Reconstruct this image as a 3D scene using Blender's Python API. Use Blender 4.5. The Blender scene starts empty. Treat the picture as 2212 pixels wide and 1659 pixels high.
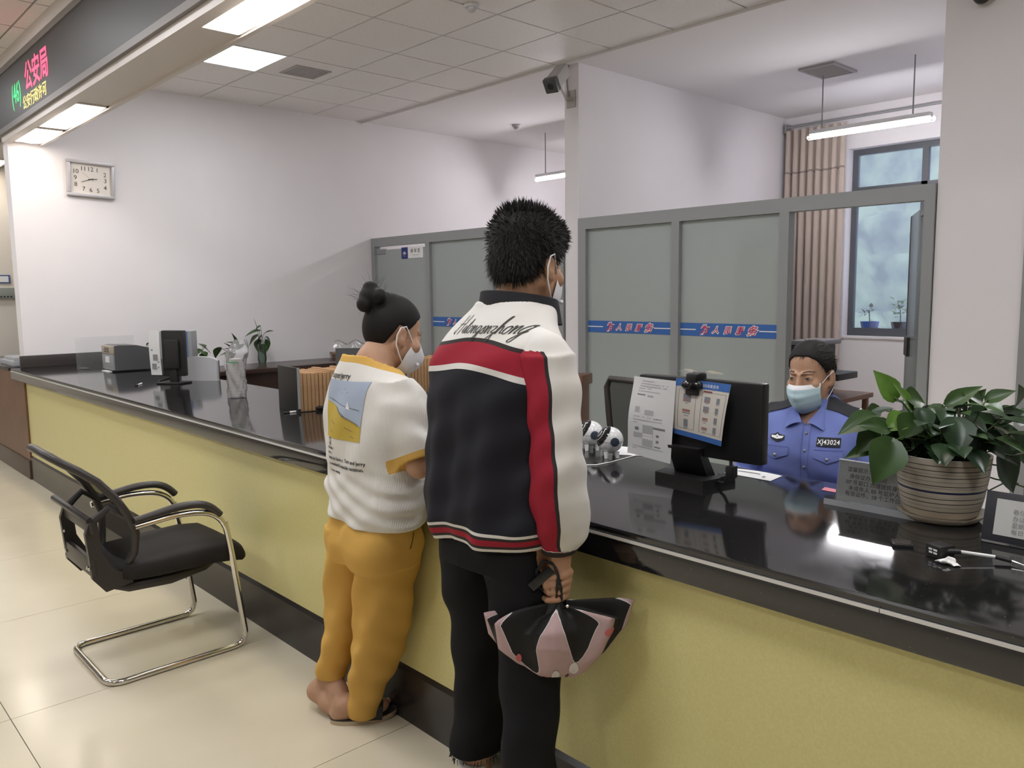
import bpy, bmesh, math, random
import numpy as np
from mathutils import Vector, Matrix
from mathutils.bvhtree import BVHTree
random.seed(7); np.random.seed(7)
PI = math.pi
sc = bpy.context.scene
COL = sc.collection

# ---------------------------------------------------------------- camera
W_, H_ = 2212.0, 1659.0
FPX = 1742.77
YAW, PITCH, ROLL = math.radians(47.0147), math.radians(-6.5519), math.radians(-0.693)
CAM = Vector((0.0, 0.0, 1.5))
fwd = Vector((math.cos(PITCH) * math.cos(YAW), math.cos(PITCH) * math.sin(YAW), math.sin(PITCH)))
_rt = Vector((math.sin(YAW), -math.cos(YAW), 0.0))
_up = _rt.cross(fwd)
cr = _rt * math.cos(ROLL) + _up * math.sin(ROLL)
cu = _up * math.cos(ROLL) - _rt * math.sin(ROLL)
hf = Vector((math.cos(YAW), math.sin(YAW), 0.0))
cam_d = bpy.data.cameras.new('camera')
cam_d.sensor_width = 36.0
cam_d.lens = FPX / W_ * 36.0
cam_d.clip_start = 0.05
cam_d.clip_end = 500
cam = bpy.data.objects.new('camera', cam_d)
COL.objects.link(cam)
mw = Matrix.Identity(4)
for i in range(3):
    mw[i][0] = cr[i]; mw[i][1] = cu[i]; mw[i][2] = -fwd[i]; mw[i][3] = CAM[i]
cam.matrix_world = mw
sc.camera = cam

# ---------------------------------------------------------------- world, exposure
wd = bpy.data.worlds.new('overcast_sky')
sc.world = wd
wd.use_nodes = True
wd.node_tree.nodes['Background'].inputs[0].default_value = (0.76, 0.81, 0.95, 1)
wd.node_tree.nodes['Background'].inputs[1].default_value = 1.2
sc.view_settings.view_transform = 'Standard'
sc.view_settings.look = 'None'
sc.view_settings.exposure = 1.5
sc.view_settings.gamma = 1.0
sc.view_settings.use_curve_mapping = False

PANEL_E, TUBE_E, WARM_E = 9.0, 42.0, 4.5

# ---------------------------------------------------------------- pixel helpers (photo pixel -> place)
def ray(x, y):
    return cr * ((x - W_ / 2) / FPX) - cu * ((y - H_ / 2) / FPX) + fwd
def onz(x, y, z):
    d = ray(x, y); return CAM + d * ((z - CAM.z) / d.z)
def onx(x, y, X):
    d = ray(x, y); return CAM + d * (X / d.x)
def ony(x, y, Y):
    d = ray(x, y); return CAM + d * (Y / d.y)
def at(x, y, dist):
    d = ray(x, y); return CAM + d * (dist / d.dot(hf))

# ---------------------------------------------------------------- materials
def N(nt, t, **kw):
    n = nt.nodes.new(t)
    for k, v in kw.items():
        setattr(n, k, v)
    return n
def mat(name, col, rough=0.6, metal=0.0, spec=0.5, noise=None, bump=None, emit=None, trans=0.0, alpha=1.0,
        coat=0.0, sheen=0.0, sss=0.0, ior=1.45):
    m = bpy.data.materials.new(name); m.use_nodes = True
    nt = m.node_tree; b = nt.nodes['Principled BSDF']
    b.inputs['Base Color'].default_value = (*col, 1)
    b.inputs['Roughness'].default_value = rough
    b.inputs['Metallic'].default_value = metal
    b.inputs['Specular IOR Level'].default_value = spec
    b.inputs['Transmission Weight'].default_value = trans
    b.inputs['Alpha'].default_value = alpha
    b.inputs['Coat Weight'].default_value = coat
    b.inputs['Sheen Weight'].default_value = sheen
    b.inputs['Subsurface Weight'].default_value = sss
    b.inputs['IOR'].default_value = ior
    if sss: b.inputs['Subsurface Radius'].default_value = (0.012, 0.005, 0.003)
    if emit:
        b.inputs['Emission Color'].default_value = (*emit[0], 1); b.inputs['Emission Strength'].default_value = emit[1]
    if noise:  # (scale, amount, detail, second colour or None)
        tc = N(nt, 'ShaderNodeTexCoord'); nz = N(nt, 'ShaderNodeTexNoise')
        nz.inputs['Scale'].default_value = noise[0]; nz.inputs['Detail'].default_value = noise[2] if len(noise) > 2 else 4
        nt.links.new(tc.outputs['Object'], nz.inputs['Vector'])
        rp = N(nt, 'ShaderNodeValToRGB')
        c2 = noise[3] if len(noise) > 3 else tuple(max(0, c * (1 - noise[1])) for c in col)
        rp.color_ramp.elements[0].position = 0.35; rp.color_ramp.elements[1].position = 0.65
        rp.color_ramp.elements[0].color = (*c2, 1); rp.color_ramp.elements[1].color = (*col, 1)
        nt.links.new(nz.outputs['Fac'], rp.inputs['Fac']); nt.links.new(rp.outputs['Color'], b.inputs['Base Color'])
    if bump:  # (scale, strength, distance)
        tc = N(nt, 'ShaderNodeTexCoord'); nz = N(nt, 'ShaderNodeTexNoise')
        nz.inputs['Scale'].default_value = bump[0]; nz.inputs['Detail'].default_value = 3
        nt.links.new(tc.outputs['Object'], nz.inputs['Vector'])
        bp = N(nt, 'ShaderNodeBump'); bp.inputs['Strength'].default_value = bump[1]; bp.inputs['Distance'].default_value = bump[2]
        nt.links.new(nz.outputs['Fac'], bp.inputs['Height']); nt.links.new(bp.outputs['Normal'], b.inputs['Normal'])
    return m
def glassmat(name, col, mixv, rough=0.02, body=None, gloss=0.12):
    """thin sheet: transparent mixed with a faint body colour and a fresnel-like gloss"""
    m = bpy.data.materials.new(name); m.use_nodes = True; nt = m.node_tree
    for n in list(nt.nodes): nt.nodes.remove(n)
    out = N(nt, 'ShaderNodeOutputMaterial'); tr = N(nt, 'ShaderNodeBsdfTransparent'); tr.inputs[0].default_value = (*col, 1)
    df = N(nt, 'ShaderNodeBsdfDiffuse'); df.inputs[0].default_value = (*(body or col), 1)
    gl = N(nt, 'ShaderNodeBsdfGlossy'); gl.inputs['Roughness'].default_value = rough
    m1 = N(nt, 'ShaderNodeMixShader'); m1.inputs[0].default_value = mixv
    m2 = N(nt, 'ShaderNodeMixShader')
    fr = N(nt, 'ShaderNodeFresnel'); fr.inputs['IOR'].default_value = 1.45
    mul = N(nt, 'ShaderNodeMath', operation='MULTIPLY'); mul.inputs[1].default_value = gloss * 8
    nt.links.new(fr.outputs[0], mul.inputs[0]); nt.links.new(mul.outputs[0], m2.inputs[0])
    nt.links.new(tr.outputs[0], m1.inputs[1]); nt.links.new(df.outputs[0], m1.inputs[2])
    nt.links.new(m1.outputs[0], m2.inputs[1]); nt.links.new(gl.outputs[0], m2.inputs[2])
    nt.links.new(m2.outputs[0], out.inputs[0])
    return m
def attrmat(name, attr, stops, base=None, rough=0.75, bump=None, sheen=0.0):
    """colour bands over a smooth vertex attribute: stops = [(value, colour)], constant steps"""
    m = mat(name, stops[0][1], rough, spec=0.3, bump=bump, sheen=sheen); nt = m.node_tree; b = nt.nodes['Principled BSDF']
    a = N(nt, 'ShaderNodeAttribute', attribute_name=attr)
    rp = N(nt, 'ShaderNodeValToRGB'); cr_ = rp.color_ramp; cr_.interpolation = 'CONSTANT'
    cr_.elements[0].position = stops[0][0]; cr_.elements[0].color = (*stops[0][1], 1)
    cr_.elements[1].position = stops[1][0]; cr_.elements[1].color = (*stops[1][1], 1)
    for p, c in stops[2:]:
        e = cr_.elements.new(p); e.color = (*c, 1)
    nt.links.new(a.outputs['Fac'], rp.inputs['Fac']); nt.links.new(rp.outputs['Color'], b.inputs['Base Color'])
    return m

# ---------------------------------------------------------------- mesh builder
class MB:
    def __init__(s, M=None):
        s.v = []; s.f = []; s.M = M or Matrix.Identity(4)
    def add(s, vs, fs):
        o = len(s.v); s.v += [tuple(s.M @ Vector(p)) for p in vs]
        s.f += [tuple(i + o for i in f) for f in fs]; return s
    def box(s, x0, x1, y0, y1, z0, z1):
        vs = [(x, y, z) for z in (z0, z1) for y in (y0, y1) for x in (x0, x1)]
        return s.add(vs, [(0, 2, 3, 1), (4, 5, 7, 6), (0, 1, 5, 4), (2, 6, 7, 3), (0, 4, 6, 2), (1, 3, 7, 5)])
    def cbox(s, c, d, M=None):
        m0 = s.M
        if M is not None: s.M = m0 @ M
        x, y, z = c; a, b, e = d
        s.box(x - a / 2, x + a / 2, y - b / 2, y + b / 2, z - e / 2, z + e / 2); s.M = m0; return s
    def rbox(s, x0, x1, y0, y1, z0, z1, r=0.01, seg=2):
        bm = bmesh.new(); bmesh.ops.create_cube(bm, size=1)
        for v in bm.verts:
            v.co = Vector(((x0 + x1) / 2 + v.co.x * (x1 - x0), (y0 + y1) / 2 + v.co.y * (y1 - y0), (z0 + z1) / 2 + v.co.z * (z1 - z0)))
        bmesh.ops.bevel(bm, geom=bm.edges[:], offset=r, segments=seg, profile=0.6, affect='EDGES')
        bm.verts.index_update()
        vs = [tuple(v.co) for v in bm.verts]; fs = [tuple(v.index for v in f.verts) for f in bm.faces]; bm.free()
        return s.add(vs, fs)
    def loft(s, rings, cap=True, closed=True):
        n = len(rings[0]); vs = [p for r in rings for p in r]; fs = []
        for i in range(len(rings) - 1):
            for j in range(n if closed else n - 1):
                k = (j + 1) % n
                fs.append((i * n + j, i * n + k, (i + 1) * n + k, (i + 1) * n + j))
        if cap and closed:
            fs.append(tuple(range(n - 1, -1, -1))); fs.append(tuple((len(rings) - 1) * n + j for j in range(n)))
        return s.add(vs, fs)
    def tube(s, path, r, n=10, cap=True, up=None, flat=1.0):
        path = [Vector(p) for p in path]; R = r if isinstance(r, (list, tuple)) else [r] * len(path)
        rings = []; prev = None
        for i, p in enumerate(path):
            t = (path[min(i + 1, len(path) - 1)] - path[max(i - 1, 0)])
            t = t.normalized() if t.length > 1e-9 else Vector((0, 0, 1))
            if prev is None:
                a = Vector(up) if up else (Vector((0, 0, 1)) if abs(t.z) < 0.9 else Vector((1, 0, 0)))
            else: a = prev
            u = (a - t * a.dot(t))
            u = u.normalized() if u.length > 1e-6 else t.orthogonal().normalized()
            prev = u; w = t.cross(u)
            rings.append([tuple(p + u * (R[i] * flat * math.cos(2 * PI * j / n)) + w * (R[i] * math.sin(2 * PI * j / n))) for j in range(n)])
        return s.loft(rings, cap)
    def lathe(s, prof, c=(0, 0, 0), n=32, cap=True):
        rings = [[(c[0] + r * math.cos(2 * PI * j / n), c[1] + r * math.sin(2 * PI * j / n), c[2] + z) for j in range(n)] for r, z in prof]
        return s.loft(rings, cap)
    def sphere(s, c, r, nu=20, nv=12):
        rx, ry, rz = (r, r, r) if not isinstance(r, (tuple, list)) else r
        rings = []
        for i in range(nv + 1):
            a = -PI / 2 + PI * i / nv; a = max(min(a, PI / 2 - 0.02), -PI / 2 + 0.02)
            rings.append([(c[0] + rx * math.cos(a) * math.cos(2 * PI * j / nu), c[1] + ry * math.cos(a) * math.sin(2 * PI * j / nu), c[2] + rz * math.sin(a)) for j in range(nu)])
        return s.loft(rings)
    def grid(s, fn, nu, nv):
        vs = [fn(i / nu, j / nv) for j in range(nv + 1) for i in range(nu + 1)]
        fs = [(j * (nu + 1) + i, j * (nu + 1) + i + 1, (j + 1) * (nu + 1) + i + 1, (j + 1) * (nu + 1) + i) for j in range(nv) for i in range(nu)]
        return s.add(vs, fs)
    def prism(s, poly, z0, z1):  # poly in local xy
        n = len(poly); vs = [(x, y, z0) for x, y in poly] + [(x, y, z1) for x, y in poly]
        fs = [tuple(range(n - 1, -1, -1)), tuple(range(n, 2 * n))] + [(i, (i + 1) % n, n + (i + 1) % n, n + i) for i in range(n)]
        return s.add(vs, fs)
    def mesh(s, name, smooth=False):
        me = bpy.data.meshes.new(name); me.from_pydata(s.v, [], s.f); me.validate()
        if smooth: shade(me, smooth)
        return me
def shade(me, ang=40):
    me.polygons.foreach_set('use_smooth', [True] * len(me.polygons))
    if ang is not True and ang < 180:
        bm = bmesh.new(); bm.from_mesh(me); lim = math.radians(ang)
        for e in bm.edges:
            e.smooth = not (len(e.link_faces) == 2 and e.calc_face_angle(0) > lim)
        bm.to_mesh(me); bm.free()

ORG = {}
def link(name, me, m, parent=None, origin=None):
    """mesh given in world coordinates -> object; parts share the thing's origin"""
    o = bpy.data.objects.new(name, me); COL.objects.link(o)
    if parent is not None:
        og = ORG[parent.name]; o.parent = parent
    else:
        og = Vector(origin) if origin is not None else Vector((0, 0, 0)); o.location = og
    if og.length > 0: me.transform(Matrix.Translation(-og))
    ORG[o.name] = og
    for mm in (m if isinstance(m, (list, tuple)) else [m]): me.materials.append(mm)
    return o
def B(name, mb, m, parent=None, smooth=40, origin=None, label=None):
    o = link(name, mb.mesh(name, smooth), m, parent, origin)
    if label: o['label'] = label
    return o
def thing(name, label, cat, loc, group=None):
    o = bpy.data.objects.new(name, None); COL.objects.link(o); o.location = loc; o.empty_display_size = 0.05
    ORG[o.name] = Vector(loc)
    return tag(o, label, cat, group)
def tag(o, label, cat, group=None):
    o['label'] = label; o['category'] = cat
    if group: o['group'] = group
    return o
def one(name, mb, m, label, cat, origin, smooth=40, group=None):
    return tag(B(name, mb, m, None, smooth, origin), label, cat, group)
def struct(o):
    o['kind'] = 'structure'; return o
def frame(o, x, y, z=None):
    """matrix with columns x,y,z at o"""
    x = Vector(x).normalized(); y = Vector(y).normalized(); z = Vector(z).normalized() if z is not None else x.cross(y).normalized()
    M = Matrix.Identity(4)
    for i in range(3): M[i][0] = x[i]; M[i][1] = y[i]; M[i][2] = z[i]; M[i][3] = o[i]
    return M
def rotz(o, a):
    return Matrix.Translation(Vector(o)) @ Matrix.Rotation(a, 4, 'Z')

# text as a flat mesh: returns verts (x right, y up) and faces, centred or left aligned, height = size
def textmesh(s, size, align='LEFT', shear=0.0, space=1.0, lines=1.0, offset=0.0, res=3):
    cu_ = bpy.data.curves.new('txt', 'FONT'); cu_.body = s; cu_.size = size; cu_.align_x = align; cu_.shear = shear
    cu_.space_character = space; cu_.space_line = lines; cu_.resolution_u = res; cu_.offset = offset
    o = bpy.data.objects.new('txt', cu_); COL.objects.link(o)
    dg = bpy.context.evaluated_depsgraph_get(); dg.update()
    me = bpy.data.meshes.new_from_object(o.evaluated_get(dg))
    vs = [(v.co.x, v.co.y, 0.0) for v in me.vertices]; fs = [tuple(p.vertices) for p in me.polygons]
    bpy.data.objects.remove(o); bpy.data.curves.remove(cu_); bpy.data.meshes.remove(me)
    return vs, fs
def text(name, s, size, M, m, parent, align='LEFT', **kw):
    vs, fs = textmesh(s, size, align, **kw)
    return B(name, MB(M).add(vs, fs), m, parent, False)
# ================================================================ setting
ZC, XF, XE, XG, YE, XB = 3.38, 1.553, 1.528, 5.17, 7.84, 8.62
ZT = 0.905                      # counter top
M_wall = mat('wall_paint', (0.80, 0.768, 0.785), 0.85, spec=0.2, noise=(1.3, 0.03, 3), bump=(60, 0.05, 0.002))
M_wall2 = mat('cream_paint', (0.80, 0.74, 0.66), 0.85, spec=0.2, noise=(1.0, 0.06, 3))
M_ceil = mat('gypsum_ceiling', (0.78, 0.75, 0.76), 0.9, spec=0.1)
M_ctile = mat('ceiling_board', (0.80, 0.76, 0.755), 0.55, spec=0.35, noise=(45, 0.05, 6))
M_cgrid = mat('ceiling_grid', (0.30, 0.28, 0.28), 0.8)
M_ftile = mat('polished_tile', (0.68, 0.61, 0.47), 0.17, spec=0.5, noise=(2.2, 0.06, 5))
M_grout = mat('grout', (0.20, 0.17, 0.13), 0.9)
M_alu = mat('grey_aluminium', (0.31, 0.32, 0.325), 0.45, metal=0.15, spec=0.4)
M_glassf = glassmat('frosted_glass', (0.62, 0.68, 0.66), 0.60, rough=0.08, body=(0.56, 0.60, 0.585), gloss=0.10)
M_glassc = glassmat('door_glass', (0.62, 0.72, 0.70), 0.25, rough=0.02, body=(0.20, 0.26, 0.25), gloss=0.08)
M_pane = glassmat('window_glass', (0.90, 0.94, 1.0), 0.16, rough=0.03, body=(0.66, 0.69, 0.84), gloss=0.05)
M_blue = mat('blue_film', (0.045, 0.14, 0.42), 0.5)
M_white = mat('white_plastic', (0.80, 0.80, 0.80), 0.4)
M_redtxt = mat('red_print', (0.62, 0.06, 0.13), 0.6)
M_winframe = mat('dark_window_frame', (0.10, 0.105, 0.12), 0.4)
M_black = mat('black_plastic', (0.018, 0.017, 0.018), 0.42)
M_steel = mat('chrome', (0.72, 0.70, 0.67), 0.12, metal=1.0)
M_led = mat('led_face', (0.055, 0.05, 0.05), 0.5)
M_ledfr = mat('led_frame', (0.20, 0.18, 0.175), 0.5)
M_beam = mat('beam_panel', (0.66, 0.61, 0.59), 0.6)
M_panel = mat('lamp_panel', (1, 1, 1), 0.5, emit=((0.95, 0.97, 1.0), PANEL_E))
M_tube = mat('lamp_tube', (1, 1, 1), 0.5, emit=((0.99, 0.97, 1.0), TUBE_E))
M_warm = mat('lamp_warm', (1, 1, 1), 0.5, emit=((1.0, 0.90, 0.79), WARM_E))
M_red_led = mat('red_led', (0.5, 0.05, 0.1), 0.5, emit=((1.0, 0.06, 0.14), .75))
M_green_led = mat('green_led', (0.05, 0.5, 0.15), 0.5, emit=((0.02, 0.85, 0.18), .7))
M_yel_led = mat('yellow_led', (0.5, 0.4, 0.1), 0.5, emit=((1.0, 0.72, 0.16), .8))

# floor: a slab under separate polished tiles
fl = struct(B('floor', MB().box(-5, 9.2, -4, 13.5, -0.06, -0.006), M_grout, None, False))
TS = 1.025
tm = MB().box(0.0015, TS - 0.0015, 0.0015, TS - 0.0015, -0.006, 0.0).mesh('floor_tile'); tm.materials.append(M_ftile)
for i in range(-5, 8):
    for j in range(-5, 11):
        t = bpy.data.objects.new('floor_tile', tm); COL.objects.link(t); t.parent = fl
        t.location = (0.541 + TS * i, 2.207 + TS * j, 0)

# walls
wm = MB()
struct(B('wall_clock', MB().box(1.64, XB, YE, YE + 0.16, 0, ZC), M_wall, None, False))
struct(B('wall_divider', MB().box(XG, XB, 4.69, 4.85, 0, ZC), M_wall, None, False))
struct(B('wall_right', MB().box(XG, XB, 1.37, 1.835, 0, ZC), M_wall, None, False))
w0, w1, zb0, zb1 = 2.36, 3.975, 0.975, 2.955     # window opening in the back wall
bw = MB()
bw.box(XB, XB + 0.3, -4, w0, 0, ZC).box(XB, XB + 0.3, w1, 13.5, 0, ZC).box(XB, XB + 0.3, w0, w1, 0, zb0).box(XB, XB + 0.3, w0, w1, zb1, ZC)
struct(B('wall_back', bw, M_wall, None, False))
struct(B('wall_far', MB().box(1.55, XB, 9.75, 9.9, 0, ZC), M_wall2, None, False))
struct(B('wall_hall_end', MB().box(-5, 1.55, 13.3, 13.5, 0, ZC), M_wall2, None, False))
struct(B('wall_hall_side', MB().box(-5.2, -5, -4.2, 13.5, 0, ZC), M_wall2, None, False))
struct(B('wall_entrance', MB().box(-5, XB, -4.2, -4, 0, ZC), M_wall2, None, False))

# ceilings: gypsum over the offices, lay-in boards over the counter and the hall
struct(B('ceiling', MB().box(5.09, XB + 0.3, -4, 13.5, ZC, ZC + 0.1), M_ceil, None, False))
struct(B('trim_1', MB().box(5.075, 5.10, -4, YE, ZC - 0.02, ZC + 0.02), M_ceil, None, False))
cg = struct(B('ceiling_grid', MB().box(-5, 5.09, -4, 13.5, ZC + 0.008, ZC + 0.1), M_cgrid, None, False))
lamp_cells = {(2.68, 6.065), (2.68, 3.665), (2.68, 1.265), (2.68, -1.135), (0.28, 6.065), (0.28, 3.665), (0.28, 1.265), (0.28, -1.135),
              (-2.12, 6.065), (-2.12, 3.665), (-2.12, 1.265), (0.28, 8.465), (-2.12, 8.465)}
cm = MB().box(0.007, 0.593, 0.007, 0.593, 0, 0.012).mesh('ceiling_board'); cm.materials.append(M_ctile)
cells = []
for i in range(-10, 10):
    for j in range(-7, 10):
        x = round(-2.12 + 0.6 * i + 1.2, 3); y = round(3.665 + 0.6 * j, 3)
        if x < -2.8 or x > 4.6 or y + 0.6 > 10.5 or (y > YE - 0.5 and x > 1.3): continue
        cells.append((x, y))
for x, y in cells:
    if (x, y) in lamp_cells: continue
    t = bpy.data.objects.new('ceiling_board', cm); COL.objects.link(t); t.parent = cg; t.location = (x, y, ZC)

def panel_light(x, y, where):
    t = thing('ceiling_panel_light', 'square white LED panel light in the board ceiling ' + where, 'ceiling light', (x + 0.3, y + 0.3, ZC), 'square panel lights')
    B('light_frame', MB().box(x + .004, x + .596, y + .004, y + .022, ZC - .004, ZC + .01).box(x + .004, x + .596, y + .578, y + .596, ZC - .004, ZC + .01)
      .box(x + .004, x + .022, y + .022, y + .578, ZC - .004, ZC + .01).box(x + .578, x + .596, y + .022, y + .578, ZC - .004, ZC + .01), M_white, t, False)
    B('diffuser', MB().box(x + .022, x + .578, y + .022, y + .578, ZC - .002, ZC + .008), M_panel, t, False)
for x, y in sorted(lamp_cells):
    panel_light(x, y, 'near the clock wall' if (x, y) == (2.68, 6.065) else 'beyond the picture')

# LED beam over the counter
bm_ = struct(B('trim_2', MB().box(1.64, 1.90, -4, 12, 2.785, ZC), M_beam, None, False))
B('beam_edge', MB().box(1.875, 1.905, -4, YE - .01, 2.765, 2.80).box(1.60, 1.665, -4, YE - .01, 2.765, 2.81), M_beam, bm_, False)
B('beam_top_strip', MB().box(1.57, 1.64, -4, 12, 3.29, ZC), M_beam, bm_, False)
led = thing('led_sign', 'long dark LED display board with lit Chinese characters along the beam', 'sign', (1.6, 4.0, 2.81))
B('display_face', MB().box(1.585, 1.64, -4, 12, 2.85, 3.25), M_led, led, False)
B('sign_frame', MB().box(1.575, 1.64, -4, 12, 2.81, 2.85).box(1.575, 1.64, -4, 12, 3.25, 3.29), M_ledfr, led, False)
LM = frame((1.583, 0, 0), (0, -1, 0), (0, 0, 1))     # sign faces the hall (-X), reads towards -Y
def ledtxt(s, y, z, size, m, sp=1.0, off=0.0, sx=1.0):
    M = LM @ Matrix.Translation((-y, z, 0)) @ Matrix.Diagonal((sx, 1, 1, 1))
    text('led_lettering', s, size, M, m, led, space=sp, offset=off)
ledtxt('(46)', 7.30, 2.965, 0.205, M_green_led, 1.0, 0.0, 0.85)
ledtxt('公安局', 6.88, 3.01, 0.215, M_red_led, 1.0, 0.004, 1.0)
ledtxt('公安行政许可', 6.98, 2.885, 0.105, M_yel_led, 1.0, 0.0, 1.05)
ledtxt('大厅', 3.62, 3.0, 0.2, M_yel_led)
for y0, y1, wh in ((2.95, 3.95, 'nearest end of the beam'), (6.02, 6.98, 'far end of the beam above the wall clock'), (7.08, 7.76, 'last short one at the clock wall'), (8.9, 9.9, 'beyond the clock wall edge'), (0.2, 1.2, 'out of frame')):
    t = thing('beam_downlight', 'warm glowing recessed lamp under the beam, ' + wh, 'ceiling light', (1.77, (y0 + y1) / 2, 2.785), 'warm lamps under the beam')
    def bulge(u, v, y0=y0, y1=y1):
        return (1.672 + 0.2 * v, y0 + (y1 - y0) * u, 2.782 - 0.05 * (max(0, math.sin(PI * u)) ** 0.7) * max(0, math.sin(PI * v)) ** 0.6)
    B('diffuser', MB().grid(bulge, 16, 8), M_warm, t, True)
    B('light_frame', MB().box(1.667, 1.68, y0 - .02, y1 + .02, 2.774, 2.786).box(1.864, 1.873, y0 - .02, y1 + .02, 2.774, 2.786).box(1.667, 1.873, y0 - .02, y0, 2.774, 2.786).box(1.667, 1.873, y1, y1 + .02, 2.774, 2.786), M_beam, t, False)

# pendant tube lamps in the two offices
def pendant(y0, y1, rods, label):
    t = thing('pendant_tube_lamp', label, 'pendant lamp', (7.1, (y0 + y1) / 2, 2.84), 'pendant tube lamps')
    B('batten', MB().rbox(7.06, 7.14, y0 + .03, y1 - .03, 2.868, 2.905, .008), M_white, t)
    B('tube', MB().tube([(7.1, y0, 2.848), (7.1, y0 + .01, 2.848), (7.1, y1 - .01, 2.848), (7.1, y1, 2.848)], [.012, .021, .021, .012], 16), M_tube, t)
    for ry in rods: B('hanging_rod', MB().tube([(7.1, ry, 2.9), (7.1, ry, ZC)], .006, 8), M_alu, t)
    for e in (y0 + .02, y1 - .02): B('lamp_holder', MB().rbox(7.08, 7.12, e - .012, e + .012, 2.83, 2.875, .006), M_white, t)
pendant(2.565, 3.65, (2.74, 3.52), 'glowing tube lamp hung on two rods before the curtain and window')
pendant(6.07, 7.15, (6.24, 6.98), 'glowing tube lamp on rods in the far office, partly behind the pillar')
# unseen offices further along the counter are lit the same way
pendant(-0.7, 0.4, (-0.5, 0.2), 'glowing tube lamp in the office past the right wall')

# glass partitions
def rail(nm, par, x0, x1, y0, y1, z0, z1):
    B(nm, MB().box(x0, x1, y0, y1, z0, z1), M_alu, par, False)
def partition(name, label, posts, top, panes, door=None):
    t = thing(name, label, 'partition', (XG, (posts[0][0] + posts[-1][1]) / 2, 0))
    rail('top_rail', t, XG - .02, XG + .06, posts[0][0], posts[-1][1], top - .095, top)
    for a, b in posts: rail('post', t, XG - .02, XG + .06, a, b, 0, top - .095)
    for a, b in panes:
        rail('bottom_rail', t, XG - .01, XG + .05, a, b, 0, 0.12)
        B('glass_pane', MB().box(XG + .015, XG + .027, a, b, .12, top - .095), M_glassf, t, False)
        f = B('blue_strip', MB().box(XG + .0125, XG + .0148, a, b, 1.148, 1.246), M_blue, t, False)
        mid = (a + b) / 2; Mt = frame((XG + .0112, 0, 0), (0, -1, 0), (0, 0, 1))
        B('white_line', MB().box(XG + .0115, XG + .0125, mid + .27, b, 1.193, 1.201).box(XG + .0115, XG + .0125, a, mid - .26, 1.193, 1.201), M_white, f, False)
        for k, c in enumerate('为人民服务'):
            sz = (.076, .055, .058, .058, .076)[k]
            Mk = Mt @ Matrix.Translation((-(mid + .20 - .10 * k), 1.197 - sz * .36, 0))
            text('lettering_outline', c, sz, Mk, M_white, f, 'CENTER', shear=.35, offset=.006)
            text('lettering', c, sz, Mk @ Matrix.Translation((0, 0, .0008)), M_redtxt, f, 'CENTER', shear=.35, offset=.001)
    return t
pl = partition('glass_partition', 'grey framed frosted glass partition behind the bun-haired woman, by the clock wall', [(4.86, 4.92), (5.77, 5.84), (6.76, 6.83), (7.77, 7.835)], 2.11, [(4.92, 5.77), (5.84, 6.76)])
# closed glass door at its far end, shorter than the opening, with a name plate
dl = B('door_leaf', MB().box(XG + .012, XG + .024, 6.84, 7.76, .02, 1.975), M_glassf, pl, False)
B('hinge_patch', MB().box(XG + .004, XG + .032, 7.60, 7.76, 1.93, 1.985), M_alu, dl, False)
npl = B('name_plate', MB().box(XG + .006, XG + .010, 6.90, 7.17, 1.865, 1.985), M_white, pl, False)
M_navy = mat('navy_print', (0.02, 0.035, 0.18), 0.5)
B('plate_emblem_panel', MB().box(XG + .004, XG + .006, 7.17, 7.285, 1.865, 1.985), M_navy, pl, False)
Mt = frame((XG + .0035, 0, 0), (0, -1, 0), (0, 0, 1))
ep = MB(Mt)
ep.lathe([(.026, 0), (.026, .001)], (-7.2275, 1.915, 0), 20).prism([(-7.2275 + .036 * math.cos(a) , 1.935 + .040 * math.sin(a)) for a in [PI * (1.12 + .76 * k / 10) for k in range(11)]] + [(-7.2275 + .028 * math.cos(a), 1.935 + .030 * math.sin(a)) for a in [PI * (1.88 - .76 * k / 10) for k in range(11)]], 0, .001)
B('emblem', ep, mat('emblem_silver', (.45, .48, .6), .5), pl, False)
text('lettering', '候 审 室', .048, Mt @ Matrix.Translation((-7.035, 1.925, -.001)) , M_black, pl, 'CENTER')
text('lettering', 'WAITING ROOM', .016, Mt @ Matrix.Translation((-7.035, 1.893, -.001)), M_alu, pl, 'CENTER')

pr_ = partition('glass_partition', 'grey framed frosted glass partition with open door behind the seated officer', [(4.60, 4.685), (3.655, 3.725), (2.765, 2.835), (1.84, 1.90)][::-1], 2.105, [(3.725, 4.60), (2.835, 3.655)])
Md = frame((XG + .03, 1.905, 0), (0.87, 0.425, 0), (-0.425, 0.87, 0))
dr = B('door_leaf', MB(Md).box(0, .86, -.006, .006, .02, 1.985), M_glassc, pr_, False)
B('hinge_patch', MB(Md).box(0, .15, -.015, .015, 1.93, 1.998), M_alu, dr, False)
B('lock_patch', MB(Md).box(.64, .86, -.016, .016, 1.02, 1.15), M_black, dr, False)
B('door_edge', MB(Md).box(.86, .866, -.006, .006, .02, 1.985), mat('glass_edge_green', (.12, .22, .20), .3), dr, False)
# start of the next partition at the right picture edge
np_ = thing('glass_partition', 'grey partition post at the right edge of the picture', 'partition', (XG, 1.2, 0))
rail('post', np_, XG - .02, XG + .06, 1.295, 1.365, 0, 2.01); rail('top_rail', np_, XG - .02, XG + .06, -3.9, 1.365, 2.01, 2.105)
B('glass_pane', MB().box(XG + .015, XG + .027, -3.9, 1.295, .05, 2.01), M_glassf, np_, False)

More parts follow.
